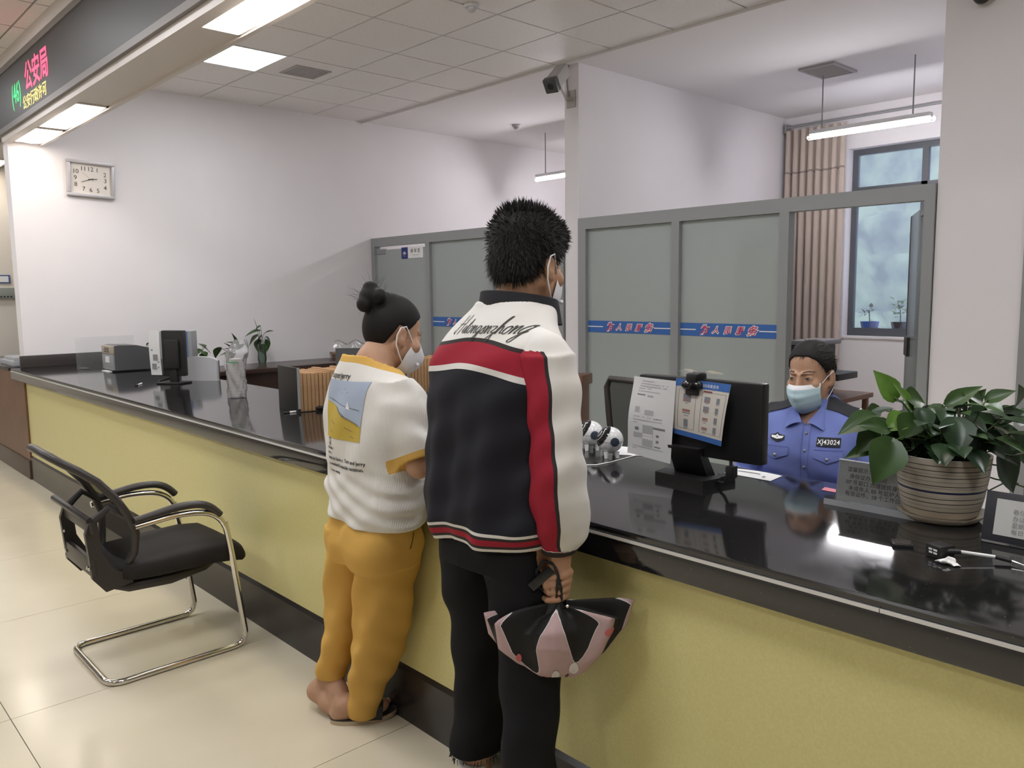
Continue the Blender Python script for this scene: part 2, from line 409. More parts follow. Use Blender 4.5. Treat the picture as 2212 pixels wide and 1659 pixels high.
# window in the back wall
wn = struct(B('window_1', MB().box(XB + .13, XB + .19, w0, w0 + .05, zb0, zb1).box(XB + .13, XB + .19, w1 - .055, w1, zb0, zb1)
     .box(XB + .13, XB + .19, w0 + .05, w1 - .055, zb0, zb0 + .085).box(XB + .13, XB + .19, w0 + .05, w1 - .055, zb1 - .06, zb1)
     .box(XB + .13, XB + .19, w0 + .05, w1 - .055, 2.475, 2.56), M_winframe, None, False))
B('mullion', MB().box(XB + .13, XB + .19, 3.205, 3.265, zb0 + .085, zb1 - .06), M_winframe, wn, False)
B('window_sill', MB().box(XB - .02, XB + .3, w0, w1, zb0 - .02, zb0 + .002), M_wall, wn, False)
for (a, b) in ((w0 + .05, 3.205), (3.265, w1 - .055)):
    for (c, d) in ((zb0 + .085, 2.475), (2.56, zb1 - .06)):
        B('window_pane', MB().box(XB + .156, XB + .164, a, b, c, d), M_pane, wn, False)
# ================================================================ service counter
def granite():
    m = mat('black_granite', (0.012, 0.0115, 0.012), 0.085, spec=1.0)
    nt = m.node_tree; b = nt.nodes['Principled BSDF']
    tc = N(nt, 'ShaderNodeTexCoord'); vo = N(nt, 'ShaderNodeTexVoronoi'); vo.inputs['Scale'].default_value = 55
    nt.links.new(tc.outputs['Object'], vo.inputs['Vector'])
    rp = N(nt, 'ShaderNodeValToRGB'); rp.color_ramp.elements[0].position = 0.02; rp.color_ramp.elements[0].color = (.30, .28, .26, 1)
    rp.color_ramp.elements[1].position = 0.06; rp.color_ramp.elements[1].color = (.012, .0115, .012, 1)
    nt.links.new(vo.outputs['Distance'], rp.inputs['Fac']); nt.links.new(rp.outputs['Color'], b.inputs['Base Color'])
    return m
M_gran = granite()
M_yellow = mat('yellow_stone', (0.66, 0.60, 0.27), 0.28, spec=0.4, noise=(160, 0.07, 3))
M_plinth = mat('plinth_stone', (0.025, 0.021, 0.02), 0.22, spec=0.5)
M_strip = mat('white_edge_strip', (0.62, 0.60, 0.57), 0.35)
ct = thing('service_counter', 'long yellow-fronted service counter with polished black stone top', 'counter', (1.95, 3.0, 0))
B('front_panel', MB().box(XF + .012, XF + .04, -3.9, 7.5, 0.192, 0.83), M_yellow, ct, False)
pv = MB(); pv.loft([[(XF, y, 0), (XF, y, .186), (XF + .012, y, .2), (XF + .03, y, .2), (XF + .03, y, 0)] for y in (-3.9, 7.5)])
B('plinth', pv, M_plinth, ct, False)
B('fascia', MB().rbox(XE, XE + .04, -3.9, YE - .003, .817, .8785, .004), M_gran, ct)
for a, b in ((-3.9, .6105), (.6125, 3.1), (3.102, 5.5), (5.502, YE - .003)):
    B('edge_strip', MB().box(XE - .0015, XE + .04, a, b, .8785, .886), M_strip, ct, False)
sl = MB(); prof = [(XE + .012, .886), (XE + .003, .887), (XE, .892), (XE, .900), (XE + .004, .9045), (XE + .010, ZT), (2.365, ZT), (2.372, .90), (2.372, .89), (2.365, .886)]
sl.loft([[(x, y, z) for x, z in prof] for y in (-3.9, YE - .003)])
B('countertop', sl, M_gran, ct, 30)
B('back_panel', MB().box(2.30, 2.34, -3.9, YE - .01, 0, .886), mat('dark_wood_back', (.05, .025, .018), .5), ct, False)
bs = one('backsplash_board', MB().rbox(1.60, 2.75, YE - .028, YE - .002, ZT, 1.005, .004), mat('dark_board', (.05, .042, .04), .3), 'low black board standing on the counter against the clock wall', 'board', (2.1, YE - .02, ZT))
# brown wooden counter further along
M_wood = mat('brown_wood', (.17, .083, .045), .38, noise=(7, .18, 6))
wc = thing('wooden_counter', 'brown wooden counter front beyond the yellow counter at the left edge', 'counter', (1.9, 9.0, 0))
B('front_panel', MB().box(XF - .002, XF + .03, 7.503, 9.7, .15, .87), M_wood, wc, False)
B('plinth', MB().rbox(XF - .012, XF + .03, 7.503, 9.7, 0, .16, .006), mat('brown_plinth', (.07, .045, .035), .3), wc)
B('countertop', MB().rbox(XF - .01, 2.4, 8.003, 9.7, .87, .90, .006), M_gran, wc)
pb = MB(); p0 = (1.62, 8.35)
one('paper_pile', MB().rbox(1.60, 1.95, 8.1, 8.6, .90, .945, .006).rbox(1.62, 1.93, 8.12, 8.52, .945, .975, .004), mat('grey_paper', (.45, .46, .48), .7), 'pile of grey-white papers on the dark counter at the far left', 'paper', (1.78, 8.35, .90))

# things on the wall past the clock wall (far left edge)
nb = thing('wall_notice', 'small blue-framed notice hung on the cream wall at the left edge', 'notice', (1.9, 9.74, 1.75))
q = [ony(0, 594, 9.75), ony(22, 612, 9.75)]
B('frame', MB().box(q[0].x - .25, q[1].x, 9.735, 9.75, q[1].z, q[0].z), mat('blue_frame', (.06, .10, .28), .5), nb, False)
B('sheet', MB().box(q[0].x - .23, q[1].x - .015, 9.733, 9.736, q[1].z + .012, q[0].z - .012), M_white, nb, False)
q = [ony(0, 622, 9.75), ony(34, 645, 9.75)]
gb = thing('switch_box', 'grey-green wall switch box with a row of small switches below the notice', 'switch box', (q[1].x - .2, 9.74, q[1].z))
B('cover', MB().rbox(q[0].x - .3, q[1].x, 9.71, 9.75, q[1].z, q[0].z, .005), mat('grey_green', (.30, .33, .30), .5), gb)
for k in range(8): B('switch', MB().box(q[1].x - .04 - .03 * k, q[1].x - .055 - .03 * k, 9.706, 9.711, q[1].z + .012, q[1].z + .028), M_black, gb, False)

# ================================================================ visitor chair (cantilever)
M_blackfab = mat('black_fabric', (.022, .019, .018), .75, spec=.25, bump=(900, .3, .0006))
M_blackpl = mat('chair_plastic', (.035, .03, .028), .38)
def meshmat(name):
    m = bpy.data.materials.new(name); m.use_nodes = True; nt = m.node_tree
    for n in list(nt.nodes): nt.nodes.remove(n)
    out = N(nt, 'ShaderNodeOutputMaterial'); tr = N(nt, 'ShaderNodeBsdfTransparent'); df = N(nt, 'ShaderNodeBsdfDiffuse'); df.inputs[0].default_value = (.03, .027, .025, 1)
    mx = N(nt, 'ShaderNodeMixShader'); mx.inputs[0].default_value = .78
    nt.links.new(tr.outputs[0], mx.inputs[1]); nt.links.new(df.outputs[0], mx.inputs[2]); nt.links.new(mx.outputs[0], out.inputs[0])
    return m
M_net = meshmat('chair_net')
def arcpts(pts, r=.04, n=6):
    out = [Vector(pts[0])]
    for i in range(1, len(pts) - 1):
        a, b, c = Vector(pts[i - 1]), Vector(pts[i]), Vector(pts[i + 1])
        rr = r[i - 1] if isinstance(r, (list, tuple)) else r
        u = (a - b).normalized() * rr; v = (c - b).normalized() * rr
        for k in range(n + 1):
            t = k / n; out.append(b + u * (1 - t) ** 2 + v * t ** 2)
    out.append(Vector(pts[-1])); return out
vc = thing('visitor_chair', 'black mesh-back visitor chair on a bent chrome tube base', 'chair', (1.15, 3.46, 0))
YN, YF = 3.222, 3.712
pth = [(1.0, YN, .612), (1.19, YN, .632), (1.345, YN, .60), (1.372, YN, .47), (1.425, YN, .013), (.87, YN, .013), (.87, YF, .013), (1.40, YF, .013), (1.345, YF, .47), (1.318, YF, .60), (1.165, YF, .632), (.98, YF, .612)]
B('tube_frame', MB().tube(arcpts(pth, [.08, .085, .09, .065, .065, .065, .065, .09, .085, .08], 8), .0125, 12), M_steel, vc)
for Y in (YN, YF):
    B('armrest', MB().tube(arcpts([(1.0, Y, .636), (1.19, Y, .663), (1.29, Y, .648), (1.335, Y, .595)], [.06, .05], 5), [.017] + [.021] * 12 + [.021, .014], 12, flat=.75), M_blackpl, vc)
# seat cushion
def seat_ring(x, zt, zb, hw):
    c = 3.467; n = 28; out = []
    for j in range(n):
        a = 2 * PI * j / n; ca, sa = math.cos(a), math.sin(a)
        ex = .45
        out.append((x, c + hw * math.copysign(abs(ca) ** ex, ca), (zt + zb) / 2 + (zt - zb) / 2 * math.copysign(abs(sa) ** ex, sa)))
    return out
srs = [(.955, .435, .405, .15), (.965, .455, .385, .19), (1.0, .462, .375, .205), (1.1, .464, .37, .215), (1.2, .47, .37, .22), (1.32, .474, .368, .222), (1.40, .465, .36, .218), (1.445, .435, .352, .21), (1.462, .40, .36, .19), (1.464, .385, .372, .17)]
B('seat', MB().loft([seat_ring(*s) for s in srs]), M_blackfab, vc, 60)
B('seat_pan', MB().loft([seat_ring(x, zt, zb, hw) for x, zt, zb, hw in ((.93, .37, .345, .12), (.99, .376, .325, .17), (1.15, .376, .318, .18), (1.3, .376, .335, .16), (1.36, .37, .35, .12))]), M_blackpl, vc, 60)
# back: profile curve (x,z,half width)
bp = [(.985, .43, .15), (1.005, .50, .20), (1.012, .58, .215), (.985, .66, .215), (.945, .73, .212), (.89, .80, .205), (.83, .85, .195), (.785, .882, .18), (.755, .905, .15), (.742, .915, .10)]
fr_pts = [Vector((x, 3.467 - h, z)) for x, z, h in bp] + [Vector((.738, 3.467, .92))] + [Vector((x, 3.467 + h, z)) for x, z, h in bp[::-1]] + [Vector((.98, 3.467, .42))]
fr_pts.append(fr_pts[0])
B('back_frame', MB().tube(fr_pts, .0155, 10), M_blackpl, vc, 70)
def netfn(u, v):
    k = v * (len(bp) - 1); i = min(int(k), len(bp) - 2); t = k - i
    x, z, h = [bp[i][c] * (1 - t) + bp[i + 1][c] * t for c in range(3)]
    s = u * 2 - 1
    return (x - .018 * (1 - s * s), 3.467 + s * h, z)
B('mesh_back', MB().grid(netfn, 10, 24), M_net, vc, True)
# rear bracket: two plates and a cross bar with bolts
br = MB()
for s in (-1, 1):
    y = 3.467 + .17 * s
    br.loft([[(x, y + e, z) for x, z in ((1.0, .375), (.90, .36), (.855, .42), (.84, .60), (.862, .66), (.885, .64), (.895, .52), (.94, .43), (1.0, .42))] for e in (-.012, .012)])
    br.tube([(.868, y, .64), (.93, y + .012 * s, .69), (.985, y + .03 * s, .645)], [.016, .014, .012], 8)
br.rbox(.852, .872, 3.467 - .185, 3.467 + .185, .43, .50, .006).rbox(.855, .872, 3.467 - .2, 3.467 + .2, .60, .645, .006)
B('back_bracket', br, M_blackpl, vc)
for (y, z) in ((3.30, .545), (3.30, .46), (3.325, .46), (3.62, .46), (3.62, .545)):
    B('bolt', MB().sphere((.849, y, z), (.004, .007, .007), 10, 6), M_steel, vc)
B('handle_bar', MB().tube([(.845, 3.24, .665), (.83, 3.27, .68), (.83, 3.66, .68), (.845, 3.69, .665)], .013, 8), M_blackpl, vc)

# ---------------------------------------------------------------- office chairs behind the counter
def office_chair(x, y, ang, label, ztop=1.06, seat=.46):
    M = rotz((x, y, 0), ang)   # local +x = direction the sitter faces
    t = thing('office_chair', label, 'chair', (x, y, 0), 'black mesh office chairs')
    B('seat', MB(M).rbox(-.22, .24, -.23, .23, seat - .05, seat + .02, .025, 3), M_blackfab, t)
    B('gas_column', MB(M).tube([(0, 0, .09), (0, 0, seat - .05)], .028, 12), M_steel, t)
    for k in range(5):
        a = 2 * PI * k / 5 + .3
        B('base_leg', MB(M).tube([(0, 0, .10), (.14 * math.cos(a), .14 * math.sin(a), .095), (.28 * math.cos(a), .28 * math.sin(a), .065)], [.028, .022, .016], 8), M_black, t)
        B('castor', MB(M).sphere((.28 * math.cos(a), .28 * math.sin(a), .03), (.03, .025, .03), 12, 8), M_black, t)
    zb = seat + .06; hb = ztop - zb
    prof = [(-.20, zb, .17), (-.235, zb + .2 * hb, .175), (-.25, zb + .45 * hb, .19), (-.255, zb + .7 * hb, .215), (-.265, zb + .92 * hb, .24), (-.275, ztop, .225)]
    fp = [Vector((a, -h, b)) for a, b, h in prof] + [Vector((a, h, b)) for a, b, h in prof[::-1]]; fp.append(fp[0])
    B('back_frame', MB(M).tube(fp, .016, 10), M_blackpl, t, 70)
    def fn(u, v):
        k = v * (len(prof) - 1); i = min(int(k), len(prof) - 2); tt = k - i
        a, b, h = [prof[i][c] * (1 - tt) + prof[i + 1][c] * tt for c in range(3)]
        return (a - .02 * (1 - (2 * u - 1) ** 2), (2 * u - 1) * h, b)
    B('mesh_back', MB(M).grid(fn, 8, 12), M_net, t, True)
    B('spine_bracket', MB(M).tube([(-.05, 0, seat - .03), (-.24, 0, seat - .01), (-.29, 0, seat + .15), (-.285, 0, zb + .5 * hb)], [.03, .03, .025, .02], 8), M_black, t)
    for s in (-1, 1):
        B('armrest', MB(M).rbox(-.12, .16, s * .28 - .03, s * .28 + .03, seat + .2, seat + .225, .01).tube([(0, s * .28, seat + .2), (0, s * .28, seat), (0, s * .2, seat - .03)], .016, 8), M_blackpl, t)
p = at(1240, 845, 3.55)
office_chair(p.x + .20, p.y + .03, math.radians(172), 'empty black mesh office chair between the teenager and the monitor', p.z)
p = at(712, 778, 5.5)
office_chair(p.x + .08, p.y - .12, math.radians(120), 'black office chair mostly hidden behind the brown files and white shirt', p.z)
# ================================================================ small wall and ceiling things
ck = thing('wall_clock', 'rectangular silver-framed wall clock with black numerals', 'clock', (2.255, YE, 2.36))
cx, cz, tilt = 2.256, 2.522, math.radians(-2.0)
Mc = frame((cx, YE, cz), (1, 0, 0), (0, 0, 1)) @ Matrix.Rotation(tilt, 4, 'Z')   # local x right, y up, z towards hall (-Y)
M_silver = mat('silver_frame', (.50, .48, .50), .4, metal=.2)
cf = MB(Mc)
for sx0, sx1, sy0, sy1 in ((-.195, .195, .128, .155), (-.195, .195, -.155, -.128), (-.195, -.165, -.128, .128), (.165, .195, -.128, .128)):
    cf.rbox(sx0, sx1, sy0, sy1, .0, .04, .007)
B('clock_frame', cf, M_silver, ck)
fc = B('clock_face', MB(Mc).box(-.166, .166, -.13, .13, .004, .012), mat('clock_dial', (.74, .69, .64), .5), ck, False)
M_ink = mat('ink', (.03, .028, .028), .6)
pos = {12: (0, .088), 1: (.055, .085), 2: (.118, .052), 3: (.120, 0), 4: (.118, -.06), 5: (.058, -.092), 6: (0, -.09), 7: (-.058, -.086), 8: (-.120, -.052), 9: (-.122, .005), 10: (-.120, .06), 11: (-.058, .088)}
for k, (a, b) in pos.items():
    text('numeral', str(k), .052, Mc @ Matrix.Translation((a, b - .018, .0135)), M_ink, fc, 'CENTER')
def hand(l, w, ang, z, back=.02):
    a = math.radians(90 - ang); d = Vector((math.cos(a), math.sin(a), 0)); n = Vector((-d.y, d.x, 0))
    p = [-d * back + n * w, -d * back - n * w, d * l - n * w * .5, d * l + n * w * .5]
    B('clock_hand', MB(Mc).prism([(q.x, q.y) for q in p], z, z + .001), M_ink, ck, False)
hand(.055, .004, 83, .016); hand(.085, .003, 249, .018); hand(.085, .0008, 307, .02, .03)

M_grille = mat('grille_grey', (.42, .40, .40), .6)
M_dark = mat('vent_dark', (.06, .055, .055), .8)
v = thing('ceiling_air_grille', 'square grey air grille in the board ceiling beside the panel light', 'air vent', (3.6, 6.4, ZC))
B('grille_frame', MB().box(3.44, 3.77, 6.25, 6.27, ZC - .006, ZC).box(3.44, 3.77, 6.54, 6.56, ZC - .006, ZC).box(3.44, 3.46, 6.27, 6.54, ZC - .006, ZC).box(3.75, 3.77, 6.27, 6.54, ZC - .006, ZC), M_grille, v, False)
for k in range(12): B('slat', MB().box(3.462 + .024 * k, 3.478 + .024 * k, 6.27, 6.54, ZC - .004, ZC), M_grille, v, False)
B('duct', MB().box(3.46, 3.75, 6.27, 6.54, ZC - .001, ZC), M_dark, v, False)
M_dark2 = mat('vent_backing_grey', (.45, .44, .44), .8)  # even grey for the sheet behind the slats
v = thing('ceiling_air_grille', 'grey louvred air grille in the smooth ceiling above the pendant lamp', 'air vent', (6.98, 3.42, ZC))
B('grille_frame', MB().box(6.76, 7.2, 3.26, 3.285, ZC - .02, ZC).box(6.76, 7.2, 3.555, 3.58, ZC - .02, ZC).box(6.76, 6.785, 3.285, 3.555, ZC - .02, ZC).box(7.175, 7.2, 3.285, 3.555, ZC - .02, ZC), M_grille, v, False)
for k in range(9):
    Ms = Matrix.Translation((6.80 + .042 * k, 3.42, ZC - .012)) @ Matrix.Rotation(.6, 4, 'Y')
    B('slat', MB(Ms).box(-.016, .016, -.135, .135, -.0015, .0015), M_grille, v, False)
B('duct', MB().box(6.785, 7.175, 3.285, 3.555, ZC - .002, ZC), M_dark2, v, False)
for (x, y, lb) in ((6.5, 6.85, 'small white round smoke detector on the far office ceiling'), (3.61, 4.22, 'small round smoke detector on the board ceiling at the top edge')):
    t = thing('smoke_detector', lb, 'smoke detector', (x, y, ZC))
    B('base', MB().lathe([(.05, 0), (.05, -.018), (.042, -.026)], (x, y, ZC), 24), mat('detector_white', (.55, .53, .53), .5), t)
    B('sensor', MB().lathe([(.03, -.026), (.03, -.04), (.018, -.052), (.004, -.054)], (x, y, ZC), 20), M_grille, t)
# bullet camera on the pillar
M_cam = mat('camera_grey', (.42, .40, .38), .5)
t = thing('security_camera', 'grey bullet security camera on a bracket at the top of the pillar', 'security camera', (XG, 4.77, 3.1))
p0, p1 = at(1190, 186, 6.45), at(1216, 152, 6.62)
dv = (p1 - p0).normalized()
Mk = frame(p0, dv.cross(Vector((0, 0, 1))).normalized(), dv.cross(Vector((0, 0, 1))).normalized().cross(dv) * -1, dv)
B('housing', MB(Mk).rbox(-.05, .05, -.05, .05, .012, .27, .014), M_cam, t)
B('lens_hood', MB(Mk).rbox(-.057, .057, -.057, .057, -.01, .05, .012), mat('camera_front', (.07, .07, .07), .3), t)
B('lens', MB(Mk).lathe([(.025, -.014), (.03, -.009)], (0, 0, 0), 20), M_black, t)
B('bracket', MB().tube([(XG, 4.77, 3.10), (XG - .06, 4.78, 3.10), (p0 + dv * .14 - Vector((0, 0, .05)))], [.02, .016, .014], 10).rbox(XG - .012, XG, 4.72, 4.82, 3.03, 3.17, .004), M_cam, t)
B('cable', MB().tube([(XG - .02, 4.79, 3.12), (XG - .035, 4.79, 3.25), (XG - .02, 4.785, ZC)], .007, 8), mat('cable_grey', (.3, .28, .28), .6), t)
q = onx(2122, 3, XG - .06)
t = thing('dome_camera', 'dark dome camera on the right wall at the top edge', 'security camera', (XG, q.y, q.z))
B('mount', MB(frame((XG, q.y, q.z + .05), (0, 1, 0), (0, 0, 1), (-1, 0, 0))).lathe([(.06, 0), (.06, .05), (.05, .07)], (0, 0, 0), 24), M_cam, t)
B('dome', MB().sphere((XG - .065, q.y, q.z + .03), .045, 20, 12), M_black, t)

# curtain with rail, cabinet and printer in the office behind the officer
M_curt = mat('beige_curtain', (.50, .42, .37), .85, spec=.1, sheen=.2)
def cfn(u, v):
    y = 4.62 - .66 * u; z = .45 + (3.22 - .45) * v
    f = math.sin(u * 2 * PI * 7.5 + .6 * math.sin(v * 3)) ; amp = .030 + .010 * (1 - v)
    return (XB - .10 - amp * f, y + .012 * math.sin(u * 2 * PI * 15), z)
cu_t = thing('curtain', 'beige pleated curtain drawn to the left of the window', 'curtain', (XB - .1, 4.3, .45))
B('cloth', MB().grid(cfn, 150, 8), M_curt, cu_t, True)
def cband(u, v):
    a = cfn(u, .835); return (a[0] - .003, a[1], a[2] - .012 + .02 * v + .006 * math.sin(u * 60))
B('braid', MB().grid(cband, 150, 1), mat('curtain_braid', (.26, .21, .19), .9), cu_t, True)
B('curtain_rail', MB().tube([(XB - .09, 1.9, 3.26), (XB - .09, 4.66, 3.26)], .014, 10).box(XB - .11, XB, 4.63, 4.65, 3.2, 3.30), M_alu, cu_t)
M_cab = mat('cabinet_grey', (.40, .385, .38), .5)
c0 = ony(1745, 548, 4.62) if False else None
cab = thing('filing_cabinet', 'tall grey metal filing cabinet beside the beige curtain', 'cabinet', (7.9, 4.46, 0))
B('body', MB().rbox(7.65, 8.05, 4.26, 4.68, 0, 1.83, .006), M_cab, cab)
for z0, z1 in ((.05, .62), (.64, 1.22), (1.24, 1.80)):
    B('drawer', MB().rbox(7.635, 7.652, 4.28, 4.66, z0, z1, .004), M_cab, cab)
t = thing('document_box', 'white box with blue stripes on top of the grey cabinet', 'box', (7.85, 4.44, 1.83))
B('carton', MB().rbox(7.68, 8.0, 4.27, 4.66, 1.83, 2.10, .004), mat('box_white', (.66, .65, .65), .6), t)
M_teal = mat('teal_print', (.05, .22, .33), .6)
B('stripe', MB().box(7.677, 7.681, 4.27, 4.66, 1.90, 1.98), M_teal, t, False); B('stripe', MB().box(7.677, 7.681, 4.27, 4.66, 2.035, 2.05), M_blue, t, False)
t = thing('printer', 'black printer with a grey lid and open side tray behind the officer', 'printer', (6.3, 3.3, .6))
ptl, ptr = at(1706, 742, 6.75), at(1798, 742, 6.75)
B('body', MB().rbox(ptl.x - .02, ptl.x + .42, ptr.y + .04, ptl.y, .62, ptl.z - .012, .02), M_black, t)
B('lid', MB().rbox(ptl.x - .03, ptl.x + .43, ptr.y, ptl.y + .01, ptl.z - .012, ptl.z + .028, .012), mat('printer_lid', (.20, .20, .21), .5), t)
tr0 = at(1832, 808, 6.5)
B('tray', MB().rbox(ptl.x - .05, ptl.x + .3, tr0.y, ptr.y + .05, tr0.z - .045, tr0.z + .01, .01), M_black, t)
tb = thing('side_table', 'low dark table carrying the printer', 'table', (ptl.x + .2, (ptl.y + ptr.y) / 2, 0))
B('top', MB().rbox(ptl.x - .1, ptl.x + .5, tr0.y - .05, ptl.y + .1, .58, .62, .006), M_wood, tb)
for sx in (-.06, .46):
    for sy in (tr0.y, ptl.y + .05): B('leg', MB().box(ptl.x + sx - .02, ptl.x + sx + .02, sy - .02, sy + .02, 0, .58), M_wood, tb, False)

# hillside and flower pots outside the window
def hill(u, v):
    y = -40 + 110 * u; x = 24 + 46 * v; z = -6 + 48 * v ** 1.05
    b = 1.5 * math.sin(x * .9 + 2 * math.sin(y * .7)) + 1.1 * math.sin(y * 1.3 + 1.7 * math.sin(x * .8)) + .7 * math.sin(x * 2.3 + y * 2.9)
    return (x - .3 * b, y, z + b * .5 + random.uniform(-.5, .5))
M_hill = mat('hill_foliage', (.26, .34, .20), .95, spec=.05, noise=(.9, .3, 8, (.06, .10, .07)))  # colour noise: foliage tones, also standing in for shading among the trees
struct(B('hillside', MB().grid(hill, 150, 90), M_hill, None, True))
mv = bpy.data.materials.new('mist'); mv.use_nodes = True; nt = mv.node_tree
for n in list(nt.nodes): nt.nodes.remove(n)
o_ = N(nt, 'ShaderNodeOutputMaterial'); vs_ = N(nt, 'ShaderNodeVolumeScatter'); vs_.inputs['Color'].default_value = (.88, .90, 1.0, 1); vs_.inputs['Density'].default_value = .009
nt.links.new(vs_.outputs[0], o_.inputs['Volume'])
o_ = B('mist_volume', MB().box(9.4, 72, -42, 72, -8, 60), mv, None, False); o_['kind'] = 'stuff'; tag(o_, 'pale bluish mist hanging in front of the hillside outside the window', 'mist')
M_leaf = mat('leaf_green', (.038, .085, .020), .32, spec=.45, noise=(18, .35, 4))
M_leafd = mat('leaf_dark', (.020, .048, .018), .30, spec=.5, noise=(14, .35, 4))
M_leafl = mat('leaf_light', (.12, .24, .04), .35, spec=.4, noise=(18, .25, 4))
M_stem = mat('stem_green', (.06, .10, .03), .5)
M_soil = mat('soil', (.05, .035, .025), .95, bump=(80, .6, .01))
def leafmesh(mb, base, tip, nrm, w, curl=.18, n=7):
    base = Vector(base); tip = Vector(tip); ax = tip - base; L = ax.length; ax.normalize()
    nn = Vector(nrm); nn = (nn - ax * nn.dot(ax)); nn = nn.normalized() if nn.length > 1e-4 else ax.orthogonal().normalized()
    sd = ax.cross(nn); rings = []
    prof = [(-.04, .0), (.0, .22), (.10, .42), (.25, .50), (.42, .46), (.62, .33), (.80, .18), (.93, .06), (1.0, .0)]
    vs = []; fs = []
    for t, hw in prof:
        c = base + ax * (L * t) - nn * (L * curl * t * t)
        for s in (-1, -.5, 0, .5, 1):
            off = (-.07 * L if (t <= 0 and abs(s) == 1) else 0)
            vs.append(c + sd * (hw * w * s) + nn * (abs(s) * hw * w * .28) + ax * off)
    m = 5
    for i in range(len(prof) - 1):
        for j in range(m - 1): fs.append((i * m + j, i * m + j + 1, (i + 1) * m + j + 1, (i + 1) * m + j))
    mb.add([tuple(p) for p in vs], fs); return mb
def spray(parent, base, targets, m, jitter=0):
    """targets: (base of leaf, tip, width); a stem from base to each leaf"""
    for lb, lt, w in targets:
        lb = Vector(lb); lt = Vector(lt)
        nrm = Vector((random.uniform(-.5, .2), random.uniform(-.5, .2), 1))
        mm = random.choice(m) if isinstance(m, (list, tuple)) else m
        B('leaf', leafmesh(MB(), lb, lt, nrm, w, random.uniform(.08, .22)), mm, parent, True)
        b = Vector(base) + Vector((random.uniform(-.02, .02), random.uniform(-.02, .02), 0))
        mid = b.lerp(lb, .55) + Vector((0, 0, .25 * (lb - b).length))
        B('stem', MB().tube([b, b.lerp(mid, .55) + Vector((0, 0, .01)), mid.lerp(lb, .35), lb], .0022, 5), M_stem, parent, True)
sq = [onx(1878, 715, XB + .24), onx(1945, 712, XB + .24)]
for k, (c, mm, lb, nm) in enumerate(((sq[0], mat('blue_pot', (.05, .12, .40), .5), 'blue pot with a sparse plant on the outer window sill', 'M'), (sq[1], M_dark, 'bushy plant in a dark pot on the outer window sill', 'D'))):
    t = thing('sill_plant', lb, 'potted plant', (c.x, c.y, zb0))
    B('pot', MB().lathe([(.07, 0), (.095, .14), (.098, .15), (.085, .15), (.08, .12)], (c.x, c.y, zb0 + .002), 20), mm, t)
    B('soil', MB().lathe([(.082, .125), (.001, .13)], (c.x, c.y, zb0 + .002), 20), M_soil, t)
    for q in range(10 if k == 0 else 46):
        a = random.uniform(0, 2 * PI); r = random.uniform(.02, .12 if k == 0 else .15); z = zb0 + .15 + random.uniform(.05, .16 if k == 0 else .26)
        lb_ = Vector((c.x + r * math.cos(a) * .6, c.y + r * math.sin(a), z))
        B('leaf', leafmesh(MB(), lb_, lb_ + Vector((.02 * math.cos(a), .06 * math.sin(a), random.uniform(-.03, .05))), (0, 0, 1), .045), M_leafl if k else M_leaf, t, True)
    B('stem', MB().tube([(c.x, c.y, zb0 + .12), (c.x, c.y + .01, zb0 + .28)], .006, 6), M_stem, t)

# ================================================================ things on the counter, far end to near end
M_grey = mat('device_grey', (.085, .085, .088), .45)
M_beige = mat('device_beige', (.42, .36, .28), .5)
M_lgrey = mat('device_light_grey', (.30, .305, .32), .45)
M_acr = glassmat('clear_acrylic', (.97, .98, .98), .06, rough=.02, body=(.8, .82, .82), gloss=.10)
M_paper = mat('paper_white', (.72, .72, .73), .75)
# clear acrylic sheet
t = thing('acrylic_screen', 'clear acrylic sheet standing at the far end of the counter', 'screen', (1.95, 7.2, ZT))
a, b = onz(200, 815, ZT), onz(248, 815, ZT)
B('sheet', MB().box(1.90, 2.36, 7.30, 7.306, ZT, ZT + .26), M_acr, t, False); B('foot', MB().rbox(1.92, 1.97, 7.22, 7.38, ZT, ZT + .008, .003).rbox(2.28, 2.33, 7.22, 7.38, ZT, ZT + .008, .003), M_acr, t)
# card printer: beige and grey front, dark curved flank
t = thing('card_printer', 'dark grey card printer with a beige vented front', 'printer', (2.2, 6.85, ZT))
side = [(2.03, ZT + .012), (2.03, ZT + .205), (2.06, ZT + .21), (2.20, ZT + .205), (2.33, ZT + .17), (2.41, ZT + .10), (2.43, ZT + .012)]
B('flank', MB().loft([[(x, y, z) for x, z in side] for y in (6.74, 7.02)]), M_grey, t, 25)
B('front_cover', MB().rbox(2.012, 2.032, 6.75, 7.01, ZT + .14, ZT + .205, .004), M_beige, t)
B('front_lower', MB().rbox(2.014, 2.032, 6.75, 7.01, ZT + .015, ZT + .138, .004), M_lgrey, t)
for k in range(2):
    for j in range(3): B('vent_slot', MB().box(2.009, 2.013, 6.83 + .06 * k, 6.87 + .06 * k, ZT + .155 + .014 * j, ZT + .161 + .014 * j), M_dark, t, False)
B('sticker', MB().box(2.011, 2.0145, 6.83, 6.92, ZT + .07, ZT + .12), M_paper, t, False)
B('cards', MB().box(1.99, 2.02, 6.80, 6.96, ZT, ZT + .006), M_white, t, False)
